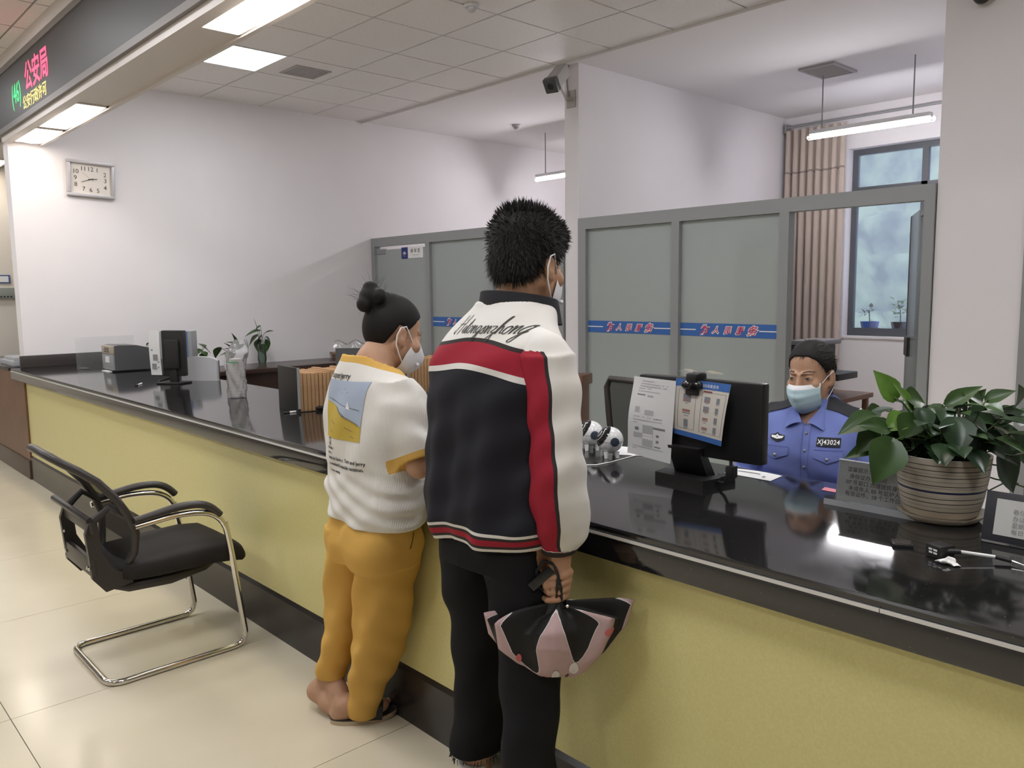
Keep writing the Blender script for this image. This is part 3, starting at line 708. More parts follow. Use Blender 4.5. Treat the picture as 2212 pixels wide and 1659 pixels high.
# small monitor seen from behind, with a paper slip taped on
o = onz(362, 830, ZT)
Mm = rotz((o.x + .06, o.y + .02, ZT), math.radians(-58))      # local -y = back, facing the hall
t = thing('counter_monitor', 'black monitor with a long paper slip taped to its edge, far counter end', 'monitor', (o.x + .06, o.y + .02, ZT))
B('panel', MB(Mm).rbox(-.085, .085, -.012, .03, .05, .36, .008), M_black, t)
B('rear_bulge', MB(Mm).rbox(-.06, .06, -.04, -.012, .10, .30, .015), M_black, t)
B('stand', MB(Mm).rbox(-.03, .03, -.02, .01, .0, .12, .006).rbox(-.09, .09, -.08, .06, 0, .012, .005), M_black, t)
sp = one('paper_slip', MB(Mm).grid(lambda u, v: (-.150 + .085 * u, -.046 - .01 * math.sin(v * 2.5), .06 + .30 * v), 4, 10), M_paper, 'long white paper slip with small print hanging on the far black monitor', 'paper', tuple(Mm @ Vector((-.17, -.05, .06))))
B('print', MB(Mm).box(-.135, -.12, -.0575, -.0567, .225, .235).box(-.135, -.10, -.052, -.0515, .10, .145).box(-.09, -.075, -.054, -.0535, .145, .152).box(-.09, -.08, -.052, -.0515, .11, .118).box(-.12, -.085, -.0575, -.0567, .16, .2), mat('faint_print', (.25, .25, .26), .7), sp, False)
# light grey-blue terminal with round emblem
o = onz(410, 795, ZT)
t = thing('id_terminal', 'light grey-blue terminal with a round emblem behind the far monitor', 'terminal', (2.3, 6.15, ZT))
Mt_ = rotz((2.30, 6.18, ZT), math.radians(-38))
B('body', MB(Mt_).rbox(-.13, .13, -.05, .09, .12, .33, .012), M_lgrey, t)
B('base', MB(Mt_).rbox(-.12, .12, -.07, .10, 0, .12, .012), M_grey, t)
B('side_stripe', MB(Mt_).box(.075, .10, -.0515, -.05, .125, .325), mat('slate_blue', (.10, .15, .30), .5), t, False)
B('emblem', MB(Mt_ @ Matrix.Translation((.0, -.0505, .275)) @ Matrix.Rotation(PI / 2, 4, 'X')).lathe([(.034, 0), (.034, .002), (.026, .002), (.026, .0015), (.008, .0015), (.001, .002)], (0, 0, 0), 24), mat('emblem_dark', (.12, .13, .15), .4), t)
# pale rounded document scanner
o = onz(433, 822, ZT)
t = thing('document_scanner', 'pale grey device with a rounded top on the counter', 'scanner', (o.x, o.y, ZT))
Ms = rotz((o.x, o.y, ZT), math.radians(-52))
def rtop(w, h, n=10): return [(-w, 0), (w, 0)] + [(w * math.cos(PI * k / n) * 1.0, h + .03 * math.sin(PI * k / n)) for k in range(n + 1)]
B('cover', MB(Ms @ Matrix.Rotation(PI / 2, 4, 'X')).prism(rtop(.135, .14), -.012, .012), mat('pale_device', (.52, .52, .54), .35), t, 30)
B('rear_body', MB(Ms).rbox(-.095, .10, .01, .10, 0, .14, .015), M_grey, t)
# paper cups in a clear bag
o = onz(513, 858, ZT)
t = thing('cup_bag', 'stack of white paper cups wrapped in a clear plastic bag', 'paper cups', (o.x, o.y, ZT))
prof = []
for k in range(12): prof += [(.043, .006 + .014 * k), (.045, .014 + .014 * k), (.0425, .0165 + .014 * k)]
prof += [(.043, .18), (.035, .225), (.03, .226)]
B('cups', MB().lathe([(.034, .0)] + prof, (o.x, o.y, ZT), 28), mat('cup_paper', (.72, .69, .66), .7), t, 30)
def bag(u, v):
    a = 2 * PI * u; r = (.052 if v < .6 else .052 + .012 * math.sin((v - .6) * 6)) * (1 if v < .8 else 1 - (v - .8) * 2.2) + .004 * math.sin(a * 5 + v * 17) + .003 * math.sin(a * 9 - v * 23)
    lean = max(0, v - .6) * .10
    return (o.x + r * math.cos(a) + lean * .55, o.y + r * math.sin(a) * (1 if v < .8 else .75) - lean * .6, ZT + .002 + .335 * v)
B('bag', MB().grid(bag, 32, 22), glassmat('thin_plastic', (.97, .97, .98), .20, rough=.12, body=(.8, .8, .83), gloss=.13), t, True)
B('green_mark', MB().grid(lambda u, v: (o.x + .054 * math.cos(PI * (1.0 + .45 * u)), o.y + .054 * math.sin(PI * (1.0 + .45 * u)), ZT + .205 + .006 * v), 8, 1), mat('green_ink', (.05, .35, .15), .6), t, True)
# archive file boxes
M_kraft = mat('kraft_board', (.42, .25, .125), .8, noise=(20, .15, 5))
M_kraft2 = mat('kraft_edge', (.33, .18, .085), .85)
def filebox(label, x, y, z, ang, n, h=.215, d=.26, group='archive file racks'):
    M = rotz((x, y, z), ang)      # local +x along the row, spines on the -y side
    t = thing('file_rack', label, 'file rack', (x, y, z), group)
    wdt = .021 * n
    B('end_panel', MB(M).rbox(-.012, 0, -.002, d, 0, h + .012, .002), M_black, t); B('end_panel', MB(M).rbox(wdt + .002, wdt + .014, -.002, d, 0, h + .012, .002), M_black, t)
    B('base_tray', MB(M).box(0, wdt, .01, d, 0, .004), M_black, t, False)
    B('metal_edge', MB(M).box(-.013, .001, -.003, 0, .02, h + .013), M_alu, t, False)
    return M, t
def files(M, n, h, d, lab):
    for k in range(n):
        hh = h - random.uniform(0, .012); th = random.uniform(.017, .0195)
        o_ = M @ Vector((.021 * k + .011, d / 2, .004))
        f = thing('archive_file', lab, 'file', o_, lab)
        B('cover', MB(M).rbox(.021 * k + .0015, .021 * k + .0015 + th, .006 + random.uniform(0, .006), d - .01, .004, hh, .002), M_kraft, f)
        B('pages', MB(M).box(.021 * k + .004, .021 * k + th - .001, .02, d - .015, hh, hh + .001), M_kraft2, f, False)
o = onz(650, 892, ZT)
Mf, t = filebox('black file rack full of brown files on the counter left of the woman', o.x, o.y, ZT, math.radians(-6), 17)
files(Mf, 17, .205, .26, 'brown archive file upright in the counter rack left of the woman')
o = at(884, 853, 5.0)
Mf, t = filebox('black file rack of brown files on the wooden cabinet, between woman and teenager', o.x, o.y, o.z, math.radians(-18), 22, .235)
B('taped_sheet', MB(Mf).box(-.0135, -.0125, .04, .16, .06, .22), M_paper, t, False)
files(Mf, 22, .225, .26, 'brown archive file upright in the rack on the wooden cabinet')
Mw = rotz((o.x, o.y, 0), math.radians(-18))
t = thing('wooden_cabinet', 'reddish brown wooden cabinet carrying the second file rack', 'cabinet', (o.x + .2, o.y + .1, 0))
B('body', MB(Mw).rbox(-.25, .7, -.12, .42, 0, o.z - .02, .006), mat('red_brown_wood', (.20, .075, .04), .4, noise=(9, .3, 5)), t)
B('top', MB(Mw).rbox(-.27, .72, -.14, .44, o.z - .02, o.z, .005), M_black, t)
# dark desk with plants against the clock wall
M_dkwood = mat('dark_desk', (.045, .025, .02), .25)
t = thing('wall_desk', 'dark wooden desk against the clock wall carrying small plants', 'desk', (3.7, 7.5, 0))
B('top', MB().rbox(2.78, 4.55, 7.2, 7.835, .76, .80, .006), M_dkwood, t)
B('front_board', MB().box(2.82, 4.5, 7.28, 7.30, 0.05, .76), M_dkwood, t, False)
for x in (2.8, 4.49): B('side_board', MB().box(x, x + .04, 7.25, 7.82, 0, .76), M_dkwood, t, False)
t = thing('low_cabinet', 'light brown wooden cabinet at the corner of the clock wall and partition', 'cabinet', (4.75, 7.4, 0))
B('body', MB().rbox(4.58, 5.1, 6.9, 7.8, 0, .84, .006), M_wood, t); B('top', MB().rbox(4.56, 5.12, 6.88, 7.82, .84, .865, .004), mat('tan_wood', (.24, .15, .09), .4), t)
t = thing('office_desk', 'dark office desk behind the woman in front of the partition', 'desk', (3.5, 5.4, 0))
B('top', MB().rbox(3.2, 3.9, 5.05, 6.3, .72, .75, .005), M_dkwood, t)
for y in (5.09, 6.22): B('side_board', MB().box(3.22, 3.88, y, y + .04, 0, .72), M_dkwood, t, False)
o = at(782, 768, 6.2)
t = thing('desk_monitor', 'grey monitor under a clear dust cover behind the woman\'s neck', 'monitor', (o.x, o.y, .75))
Mm = rotz((o.x, o.y, .75), math.radians(-40))
B('panel', MB(Mm).rbox(-.2, .2, -.02, .02, .06, o.z - .75 + .06, .008), M_grey, t); B('stand', MB(Mm).rbox(-.03, .03, -.015, .03, 0, .1, .005).rbox(-.1, .1, -.08, .08, 0, .012, .004), M_grey, t)
B('dust_cover', MB(Mm).grid(lambda u, v: (-.21 + .42 * u, -.03 + .06 * v, o.z - .69 + .05 * math.sin(PI * v) * (1 + .3 * math.sin(u * 20))), 20, 6), M_acr, t, True)
# plants on the wall desk
def deskplant(px, py, dpl, label, pot, leaves, zb=.80):
    o = onz(px, py, zb)
    t = thing('desk_plant', label, 'potted plant', (o.x, o.y, zb))
    dist = (o - CAM).dot(hf)
    if pot == 'glass':
        B('vase', MB().lathe([(.035, 0), (.045, .05), (.04, .15), (.048, .2), (.044, .2), (.036, .15), (.04, .05), (.03, .006)], (o.x, o.y, zb), 20), glassmat('vase_glass', (.8, .88, .85), .2, body=(.2, .25, .18), gloss=.12), t)
    else:
        B('vase', MB().lathe([(.04, 0), (.052, .04), (.05, .09), (.03, .12), (.034, .13), (.028, .13)], (o.x, o.y, zb), 20), pot, t)
    zt = zb + .12
    tg = []
    for lx, ly, tx, ty, w in leaves:
        dd = dist + random.uniform(-.12, .05)
        tg.append((at(lx, ly, dd), at(tx, ty, dd + random.uniform(-.06, .06)), w * 1.35))
    spray(t, (o.x, o.y, zt), tg, [M_leaf, M_leafd])
    return t
M_ceram = mat('white_ceramic', (.62, .64, .66), .25)
deskplant(567, 786, 0, 'tall pothos cutting in a glass vase on the dark wall desk', 'glass', [(560, 715, 526, 722, .07), (555, 712, 550, 686, .03), (556, 725, 535, 745, .07), (565, 725, 548, 752, .08), (572, 720, 590, 712, .05), (574, 728, 586, 738, .06), (560, 735, 555, 760, .08), (575, 735, 580, 758, .06), (562, 705, 546, 716, .06), (568, 745, 572, 768, .06)])
deskplant(611, 778, 0, 'small plant in a white vase at the right end of the wall desk', M_ceram, [(606, 745, 588, 737, .05), (604, 752, 575, 760, .04), (600, 752, 586, 772, .05), (612, 750, 612, 738, .04), (606, 758, 592, 768, .04)])
deskplant(497, 800, 0, 'leafy plant in a pale pot behind the cup bag', M_ceram, [(505, 755, 478, 750, .05), (500, 752, 483, 738, .03), (512, 745, 504, 715, .04), (505, 760, 470, 765, .05), (474, 752, 463, 772, .07), (515, 745, 488, 735, .05), (508, 765, 490, 785, .06), (512, 755, 530, 740, .05)])
deskplant(440, 800, 0, 'plant with thin arching leaves behind the pale scanner', M_ceram, [(440, 750, 428, 738, .06), (442, 752, 458, 762, .05), (436, 760, 448, 768, .06), (434, 765, 445, 772, .05), (432, 755, 425, 765, .05)])
deskplant(312, 800, 0, 'plant with long drooping leaves behind the card printer', M_ceram, [(310, 745, 290, 750, .06), (314, 750, 292, 758, .08), (316, 752, 300, 764, .08), (318, 745, 326, 738, .05)])
# ================================================================ near counter things
# two round robot speakers
M_gloss = mat('glossy_white', (.74, .74, .75), .12, coat=.4)
M_visor = mat('visor_black', (.012, .012, .013), .08)
M_ear = mat('slate_disc', (.045, .06, .085), .3)
def robot(px, py, label):
    o = onz(px, py, ZT); R = .047
    X = Vector((-.80, .60, 0)); Z = Vector((0, 0, 1)); Y = Z.cross(X)
    M = frame((o.x, o.y, ZT + .062), X, Y, Z)
    t = thing('robot_speaker', label, 'robot toy', (o.x, o.y, ZT), 'white round robot speakers')
    B('lower_body', MB(M).loft([[(R * math.cos(a) * math.cos(b), R * math.cos(a) * math.sin(b), R * math.sin(a)) for b in [2 * PI * k / 36 for k in range(36)]] for a in [-PI / 2 + .02 + (PI / 2 - .06) * i / 9 for i in range(10)]]), M_gloss, t)
    B('upper_body', MB(M).loft([[(1.012 * R * math.cos(a) * math.cos(b), 1.012 * R * math.cos(a) * math.sin(b), 1.012 * R * math.sin(a)) for b in [2 * PI * k / 36 for k in range(36)]] for a in [-.01 + (PI / 2 - .01) * i / 10 for i in range(11)]]), M_gloss, t)
    Mv = M @ Matrix.Rotation(math.radians(56), 4, 'Y')
    vz = B('visor', MB(Mv).lathe([(1.03 * R * math.sin(a), 1.03 * R * math.cos(a)) for a in [.98 - .98 * i / 10 + .004 for i in range(11)]], (0, 0, 0), 30), M_visor, t)
    def arc(r, a0, a1): return [Mv @ Vector((r * math.cos(a), r * math.sin(a), math.sqrt(max(0, (1.045 * R) ** 2 - r * r)))) for a in [a0 + (a1 - a0) * k / 12 for k in range(13)]]
    B('visor_highlight', MB().tube(arc(.026, .2, 2.7), .0012, 6), M_gloss, vz)  # white tubes drawn in for the highlights on the visor
    B('visor_highlight', MB().tube(arc(.015, .5, 2.4), .0016, 6), M_gloss, vz)
    for s in (-1, 1):
        B('ear_disc', MB(M @ Matrix.Translation((-.006, s * R * .965, .0)) @ Matrix.Rotation(-s * PI / 2, 4, 'X')).lathe([(.016, -.004), (.016, .003), (.013, .0045), (.001, .0045)], (0, 0, 0), 24), M_ear, t)
        for dx in (.02, -.02):
            B('foot', MB(M).tube([(dx, s * .022, -.038), (dx, s * .026, -.062)], [.009, .0065], 12), M_gloss, t)
    B('button', MB(M).sphere((R * .93, .008, -.016), (.003, .004, .004), 8, 6), M_visor, t)
robot(1318, 987, 'white round robot speaker nearer the monitor')
robot(1276, 971, 'white round robot speaker partly hidden by the teenager sleeve')
def wire(pts, r, z0=ZT): return [onz(x, y, z0 + r) for x, y in pts]
one('white_cable', MB().tube(wire([(1230, 1008), (1262, 1005), (1290, 1004), (1320, 998), (1350, 990), (1372, 984), (1400, 985)], .0022), .0022, 6), M_white, 'thin white cable lying on the counter before the robot speakers', 'cable', onz(1300, 1003, ZT))
one('loose_sheet', MB(rotz(onz(1362, 978, ZT), .5)).grid(lambda u, v: (-.05 + .14 * u, -.06 + .12 * v, .001 + .004 * u * v), 4, 4), M_paper, 'small white sheet behind the right robot speaker', 'paper', onz(1362, 978, ZT))

# monitor seen from behind with webcam and taped papers
MX = 2.05
mt = thing('office_monitor', 'black monitor turned away, with papers taped to its back', 'monitor', (2.08, 1.42, ZT))
tl, tr_, br_ = onx(1380, 808, MX), onx(1648, 829, MX), onx(1641, 1008, MX)
B('rear_shell', MB().rbox(MX, MX + .04, tr_.y, tl.y, br_.z, tl.z, .008), mat('monitor_black', (.012, .012, .013), .32), mt)
B('screen', MB().box(MX + .0402, MX + .0415, tr_.y + .012, tl.y - .012, br_.z + .02, tl.z - .012), M_visor, mt, False)
nk0, nk1 = onx(1478, 965, MX - .02), onz(1478, 1032, ZT)
B('neck', MB().loft([[(nk0.x + dx, nk0.y + dy, nk0.z) for dx, dy in ((-.01, .055), (-.01, -.055), (.025, -.055), (.025, .055))], [(nk1.x - .005 + dx, 1.43 + dy, ZT + .02) for dx, dy in ((-.012, .06), (-.012, -.06), (.03, -.06), (.03, .06))]]), M_black, mt, False)
b0, b1, b2 = onz(1415, 1034, ZT), onz(1520, 1056, ZT), onz(1577, 1040, ZT)
B('foot', MB().prism([(b0.x, b0.y), (b1.x - .005, b1.y), (b1.x + .07, b1.y - .015), (b0.x + .07, b0.y + .01)], ZT, ZT + .024), M_black, mt, False)
B('foot', MB().loft([[(b1.x - .002, b1.y, ZT), (b1.x + .03, b1.y + .02, ZT), (b1.x + .03, b1.y + .02, ZT + .022), (b1.x - .002, b1.y, ZT + .022)], [(b2.x + .01, b2.y - .012, ZT), (b2.x + .03, b2.y + .012, ZT), (b2.x + .03, b2.y + .012, ZT + .026), (b2.x + .01, b2.y - .012, ZT + .026)]]), M_black, mt, False)
B('power_lead', MB().tube([(MX + .01, 1.27, br_.z + .02), (MX - .0, 1.262, br_.z - .03), (MX + .01, 1.29, ZT + .02), (MX + .06, 1.36, ZT + .008), (MX + .15, 1.40, ZT + .006)], .005, 8), M_black, mt)
B('power_lead', MB().rbox(MX - .012, MX + .022, 1.252, 1.275, br_.z - .05, br_.z - .012, .005), M_black, mt)
# clear tape and webcam
wcp = onx(1495, 832, MX - .02)
wb = thing('webcam', 'black webcam clipped to the top of the office monitor', 'webcam', (wcp.x, wcp.y, wcp.z))
B('camera_body', MB().tube([(wcp.x, wcp.y + .034, wcp.z), (wcp.x, wcp.y + .026, wcp.z), (wcp.x, wcp.y - .026, wcp.z), (wcp.x, wcp.y - .034, wcp.z)], [.008, .014, .014, .008], 14), M_visor, wb)
B('clip', MB().rbox(wcp.x - .01, wcp.x + .05, wcp.y - .02, wcp.y + .018, wcp.z + .008, wcp.z + .036, .008).rbox(wcp.x - .004, wcp.x + .008, wcp.y - .022, wcp.y + .022, wcp.z - .03, wcp.z, .004), M_black, wb)
B('tape', MB().grid(lambda u, v: (MX - .03 + .09 * v, wcp.y + .06 - .12 * u, tl.z + .012 + .012 * math.sin(u * 9) * (1 - v) + .01 * math.sin(PI * v)), 14, 6), M_acr, wb, True)
def sheet(name, c4, m, label, cat, curl, X=MX - .012, nu=8, nv=14):
    """paper through four photo corners lying on the monitor back (TL,TR,BR,BL), gently curled"""
    P = [onx(x, y, X) for x, y in c4]
    def S(u, v, off=0.0):
        p = (P[3] * (1 - u) + P[2] * u) * (1 - v) + (P[0] * (1 - u) + P[1] * u) * v
        return (p.x - curl(u, v) - off, p.y, p.z)
    o = one(name, MB().grid(lambda u, v: S(u, v), nu, nv), m, label, cat, P[3], True)
    def mark(u0, u1, v0, v1, mm, nm='print'):
        B(nm, MB().grid(lambda a, b: S(u0 + (u1 - u0) * a, v0 + (v1 - v0) * b, .0006), 4, 4), mm, o, True)
    def txt(s, u, v, h, mm, aspect=1.0, align='CENTER'):
        vs, fs = textmesh(s, 1.0, align); L = (P[1] - P[0]).length; Hh = (P[0] - P[3]).length
        B('lettering', MB().add([S(u + x * h * Hh / L * aspect, v + y * h, .0009) for x, y, z in vs], fs), mm, o, False)
    return o, mark, txt
M_pale = mat('pale_print', (.45, .45, .47), .8)
M_mid = mat('grey_print', (.22, .22, .24), .8)
o, mark, txt = sheet('taped_notice', [(1372, 812), (1462, 823), (1453, 1001), (1360, 976)], M_paper, 'white printed notice sheet taped to the left of the monitor back', 'paper', lambda u, v: .004 + .012 * math.sin(PI * v) ** 2 * (1 - u) + .008 * (1 - v))
for k, (v, a, b) in enumerate(((.95, .22, .55), (.915, .2, .86), (.885, .18, .84), (.855, .16, .5), (.82, .16, .66), (.50, .12, .82), (.46, .12, .82), (.425, .12, .24), (.115, .12, .84), (.085, .12, .26))):
    for j in range(int((b - a) / .05)):
        if random.random() < .85: mark(a + .05 * j, a + .05 * j + .04, v, v + .012, M_pale)
mark(.14, .33, .775, .79, M_mid); mark(.38, .52, .76, .785, M_pale); mark(.36, .56, .54, .60, M_pale); mark(.14, .24, .56, .63, M_pale)
mark(.34, .58, .14, .41, M_pale); mark(.35, .57, .23, .30, M_white); mark(.58, .84, .375, .40, M_mid); mark(.62, .76, .15, .165, M_mid); mark(.65, .71, .28, .31, M_mid); mark(.65, .71, .21, .24, M_mid); mark(.17, .25, .33, .37, M_mid); mark(.14, .33, .24, .30, M_pale)
M_poster = mat('poster_cream', (.62, .58, .52), .6); M_maroon = mat('maroon', (.25, .05, .06), .6)
o, mark, txt = sheet('taped_poster', [(1462, 816), (1585, 830), (1563, 963), (1456, 935)], M_poster, 'blue-edged cream poster with fingerprint pictures taped to the monitor back', 'poster', lambda u, v: .003 + .01 * u * u + .006 * math.sin(PI * v), X=MX - .006)
mark(0, 1, .87, 1, M_blue); mark(0, 1, 0, .09, M_blue); txt('指纹采集查询', .64, .905, .06, M_white)
for (a, b) in ((.08, .42), (.52, .96)):
    for (u0, u1, v0, v1) in ((a, b, .14, .145), (a, b, .82, .825), (a, a + .008, .14, .825), (b - .008, b, .14, .825)): mark(u0, u1, v0, v1, M_mid)
mark(.54, .70, .815, .845, M_maroon)
M_skin_p = mat('printed_skin', (.36, .17, .14), .7); M_fp = mat('printed_grey', (.22, .23, .26), .7)
for (u, v, m1) in ((.25, .68, 0), (.25, .46, 1), (.25, .24, 2), (.63, .70, 0), (.63, .54, 0), (.63, .38, 1), (.63, .22, 1), (.83, .70, 2), (.83, .54, 2), (.83, .38, 2), (.83, .22, 2)):
    s = .075 if u < .5 else .055
    if m1 == 0: mark(u - s, u + s, v - s * .9, v + s * .9, M_fp); mark(u - s * .5, u + s * .3, v - s * .8, v, M_skin_p)
    elif m1 == 1: mark(u - s, u + s, v - s * .3, v + s * .3, M_skin_p); mark(u - s, u + s, v - s * .7, v - s * .45, M_mid)
    else: mark(u - s * .55, u + s * .55, v - s * .9, v + s * .9, M_fp)
    mark(u - s * .5, u + s * .5, v - s * 1.25, v - s * 1.1, M_mid)

# papers lying on the counter
def flat(name, pts, m, label, cat, z=ZT + .0012, lift=None):
    P = [onz(x, y, z) for x, y in pts]; mb = MB()
    def fn(u, v):
        p = (P[0] * (1 - u) + P[1] * u) * v + (P[3] * (1 - u) + P[2] * u) * (1 - v)
        return (p.x, p.y, p.z + (lift(u, v) if lift else 0))
    return one(name, mb.grid(fn, 8, 4), m, label, cat, (P[0] + P[2]) / 2, True), fn
o, fn = flat('paper_slip', [(1592, 1012), (1690, 1028), (1664, 1039), (1565, 1021)], M_paper, 'white paper slip lying by the inner counter edge', 'paper', lift=lambda u, v: .003 * math.sin(PI * u) * v)
for k in range(9): B('print', MB().grid(lambda a, b: (lambda p: (p[0], p[1], p[2] + .0008))(fn(.14 + .055 * k + .045 * a, .55 + .12 * b)), 2, 1), M_mid, o, False)
B('print', MB().grid(lambda a, b: (lambda p: (p[0], p[1], p[2] + .0008))(fn(.74 + .06 * a, .25 + .2 * b)), 2, 1), M_mid, o, False)
flat('sticky_note', [(1502, 1021), (1537, 1026), (1530, 1032), (1498, 1027)], mat('note_yellow', (.60, .52, .05), .7), 'yellow sticky note behind the monitor foot', 'note')
flat('banknote', [(1782, 1052), (1806, 1057), (1806, 1064), (1774, 1058)], mat('note_pink', (.62, .22, .28), .7), 'pink banknote lying at the inner counter edge beside the acrylic sign', 'banknote')
flat('paper_scrap', [(1512, 1006), (1526, 1003), (1527, 1006), (1513, 1009)], M_white, 'tiny white scrap behind the monitor neck', 'scrap')

# acrylic sign holders
def sign(name, label, x, y0, y1, h, back, framed):
    t = thing(name, label, 'sign', (x, (y0 + y1) / 2, ZT))
    up = Vector((back, 0, h)).normalized()
    M = frame((x, y1, ZT + .004), (0, -1, 0), up)      # local x along -Y, y up the sheet, z towards the hall
    L = y1 - y0; Hs = math.hypot(back, h)
    if framed:
        B('board', MB(M).rbox(0, L, 0, Hs, -.006, 0, .002), mat('sign_black', (.02, .022, .03), .35), t)
        B('card', MB(M).grid(lambda u, v: (.024 + (L - .04) * u, .016 + (Hs - .032) * v, .001 + .0015 * math.sin(PI * u)), 6, 6), mat('card_grey', (.50, .50, .49), .8), t, True)
        z = .0035; x0 = .06; rows = ((.60, '各位公众:'), (.46, '办证时间'), (.33, '星期一至五'), (.20, '每日上午   10'))
    else:
        B('front_sheet', MB(M).box(0, L, 0, Hs, 0, .003), M_acr, t, False)
        B('card', MB(M).box(.002, L - .002, .002, Hs - .004, -.0015, -.0005), mat('card_grey2', (.36, .36, .36), .8), t, False)
        B('top_edge', MB(M).box(0, L, Hs - .003, Hs, -.004, .0035), mat('acrylic_edge', (.75, .78, .80), .15, emit=None), t, False)
        B('base', MB(M).loft([[(a, b, c) for b, c in ((0, 0), (.004, .045), (-.012, .045), (-.012, -.04), (-.008, -.04))] for a in (-.012, L)]), glassmat('acrylic_base', (.94, .95, .98), .35, body=(.80, .82, .88), gloss=.13), t, False)
        z = .0035; x0 = .026; rows = ((.74, '温馨提示：'), (.58, '  身份证办理时间'), (.44, '07 号窗口 办理居民身份证'), (.30, '  未成年人 05 号监护人'), (.17, '有效证件，10 个工作日'))
    for r, s in rows:
        text('lettering', s, .0135 if framed else .0145, M @ Matrix.Translation((x0, Hs * r, z)), M_ink if not framed else M_mid, t)
    return t
p0, p1 = onz(1800, 1088, ZT), onz(1940, 1112, ZT)
sign('acrylic_sign', 'clear acrylic sign holder with a printed grey card beside the flower pot', 2.165, .74, 1.0, .115, .02, False)
sign('framed_sign', 'black framed notice sign at the right edge of the counter', 2.06, .34, .60, .112, .03, True)

# big pothos in a striped pot
pc = onz(2030, 1117, ZT)
def potmat():
    m = mat('striped_ceramic', (.50, .44, .35), .35, spec=.4); nt = m.node_tree; b = nt.nodes['Principled BSDF']
    tc = N(nt, 'ShaderNodeTexCoord'); sp_ = N(nt, 'ShaderNodeSeparateXYZ'); nt.links.new(tc.outputs['Object'], sp_.inputs[0])
    mr = N(nt, 'ShaderNodeMath', operation='MULTIPLY'); mr.inputs[1].default_value = 1 / .17; nt.links.new(sp_.outputs['Z'], mr.inputs[0])
    rp = N(nt, 'ShaderNodeValToRGB'); e = rp.color_ramp; e.interpolation = 'CONSTANT'; c0 = (.50, .44, .35, 1); dk = (.035, .03, .03, 1); bl = (.025, .03, .08, 1); gy = (.24, .22, .20, 1)
    e.elements[0].position = 0; e.elements[0].color = c0
    for p, w, c in ((.20, .012, dk), (.27, .008, gy), (.33, .012, dk), (.40, .012, dk), (.435, .006, gy), (.49, .03, bl), (.57, .007, gy), (.60, .012, dk), (.665, .007, gy), (.73, .012, dk), (.775, .007, gy), (.825, .012, dk), (.90, .012, dk)):
        if len(e.elements) < 31:
            q = e.elements.new(p); q.color = c; q = e.elements.new(p + w); q.color = c0
    nt.links.new(mr.outputs[0], rp.inputs['Fac']); nt.links.new(rp.outputs['Color'], b.inputs['Base Color']); return m
pt = thing('potted_pothos', 'large leafy pothos in a cream pot with dark rings on the counter', 'potted plant', (pc.x, pc.y, ZT))
B('saucer', MB().lathe([(.078, 0), (.09, .004), (.101, .016), (.102, .02), (.096, .018), (.08, .012)], (pc.x, pc.y, ZT), 40), mat('saucer_cream', (.48, .41, .32), .35), pt)
B('pot', MB().lathe([(.078, .012), (.088, .02), (.098, .06), (.106, .11), (.112, .165), (.112, .17), (.106, .17), (.103, .155)], (pc.x, pc.y, ZT), 48), potmat(), pt)
B('soil', MB().lathe([(.104, .152), (.06, .158), (.001, .156)], (pc.x, pc.y, ZT), 32), M_soil, pt)
dpt = (pc - CAM).dot(hf)
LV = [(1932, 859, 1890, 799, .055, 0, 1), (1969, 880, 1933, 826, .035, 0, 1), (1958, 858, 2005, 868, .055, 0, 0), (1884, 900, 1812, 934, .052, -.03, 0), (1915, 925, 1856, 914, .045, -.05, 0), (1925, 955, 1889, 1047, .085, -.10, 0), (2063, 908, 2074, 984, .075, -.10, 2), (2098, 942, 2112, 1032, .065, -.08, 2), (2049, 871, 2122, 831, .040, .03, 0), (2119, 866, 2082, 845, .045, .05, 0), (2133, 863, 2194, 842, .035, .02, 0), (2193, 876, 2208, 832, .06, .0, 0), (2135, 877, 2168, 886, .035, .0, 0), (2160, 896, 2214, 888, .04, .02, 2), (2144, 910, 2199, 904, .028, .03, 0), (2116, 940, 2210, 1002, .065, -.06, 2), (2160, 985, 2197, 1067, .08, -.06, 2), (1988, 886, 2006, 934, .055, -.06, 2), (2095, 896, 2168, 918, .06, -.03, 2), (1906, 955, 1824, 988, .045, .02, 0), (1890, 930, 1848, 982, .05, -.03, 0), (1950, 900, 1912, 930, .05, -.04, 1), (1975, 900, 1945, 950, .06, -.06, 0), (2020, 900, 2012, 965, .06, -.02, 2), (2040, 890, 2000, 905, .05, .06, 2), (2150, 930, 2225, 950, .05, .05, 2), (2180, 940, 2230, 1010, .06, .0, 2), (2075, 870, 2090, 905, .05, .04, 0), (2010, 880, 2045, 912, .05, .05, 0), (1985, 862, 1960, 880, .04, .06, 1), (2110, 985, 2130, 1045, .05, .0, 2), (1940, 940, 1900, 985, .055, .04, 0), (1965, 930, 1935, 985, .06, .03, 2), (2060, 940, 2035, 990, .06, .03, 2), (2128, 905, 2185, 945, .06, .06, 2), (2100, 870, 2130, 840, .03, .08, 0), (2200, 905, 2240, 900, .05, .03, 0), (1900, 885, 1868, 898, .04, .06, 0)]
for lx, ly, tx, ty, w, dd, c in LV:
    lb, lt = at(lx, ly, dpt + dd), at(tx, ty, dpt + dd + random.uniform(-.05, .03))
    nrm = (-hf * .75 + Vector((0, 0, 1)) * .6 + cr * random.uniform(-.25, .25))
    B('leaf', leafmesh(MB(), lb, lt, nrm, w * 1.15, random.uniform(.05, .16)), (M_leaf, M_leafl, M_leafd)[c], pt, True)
    b = Vector((pc.x + random.uniform(-.06, .06), pc.y + random.uniform(-.06, .06), ZT + .15))
    B('stem', MB().tube([b, b.lerp(lb, .4) + Vector((0, 0, .03)), b.lerp(lb, .8) + Vector((0, 0, .02)), lb], .0022, 5), M_stem, pt, True)
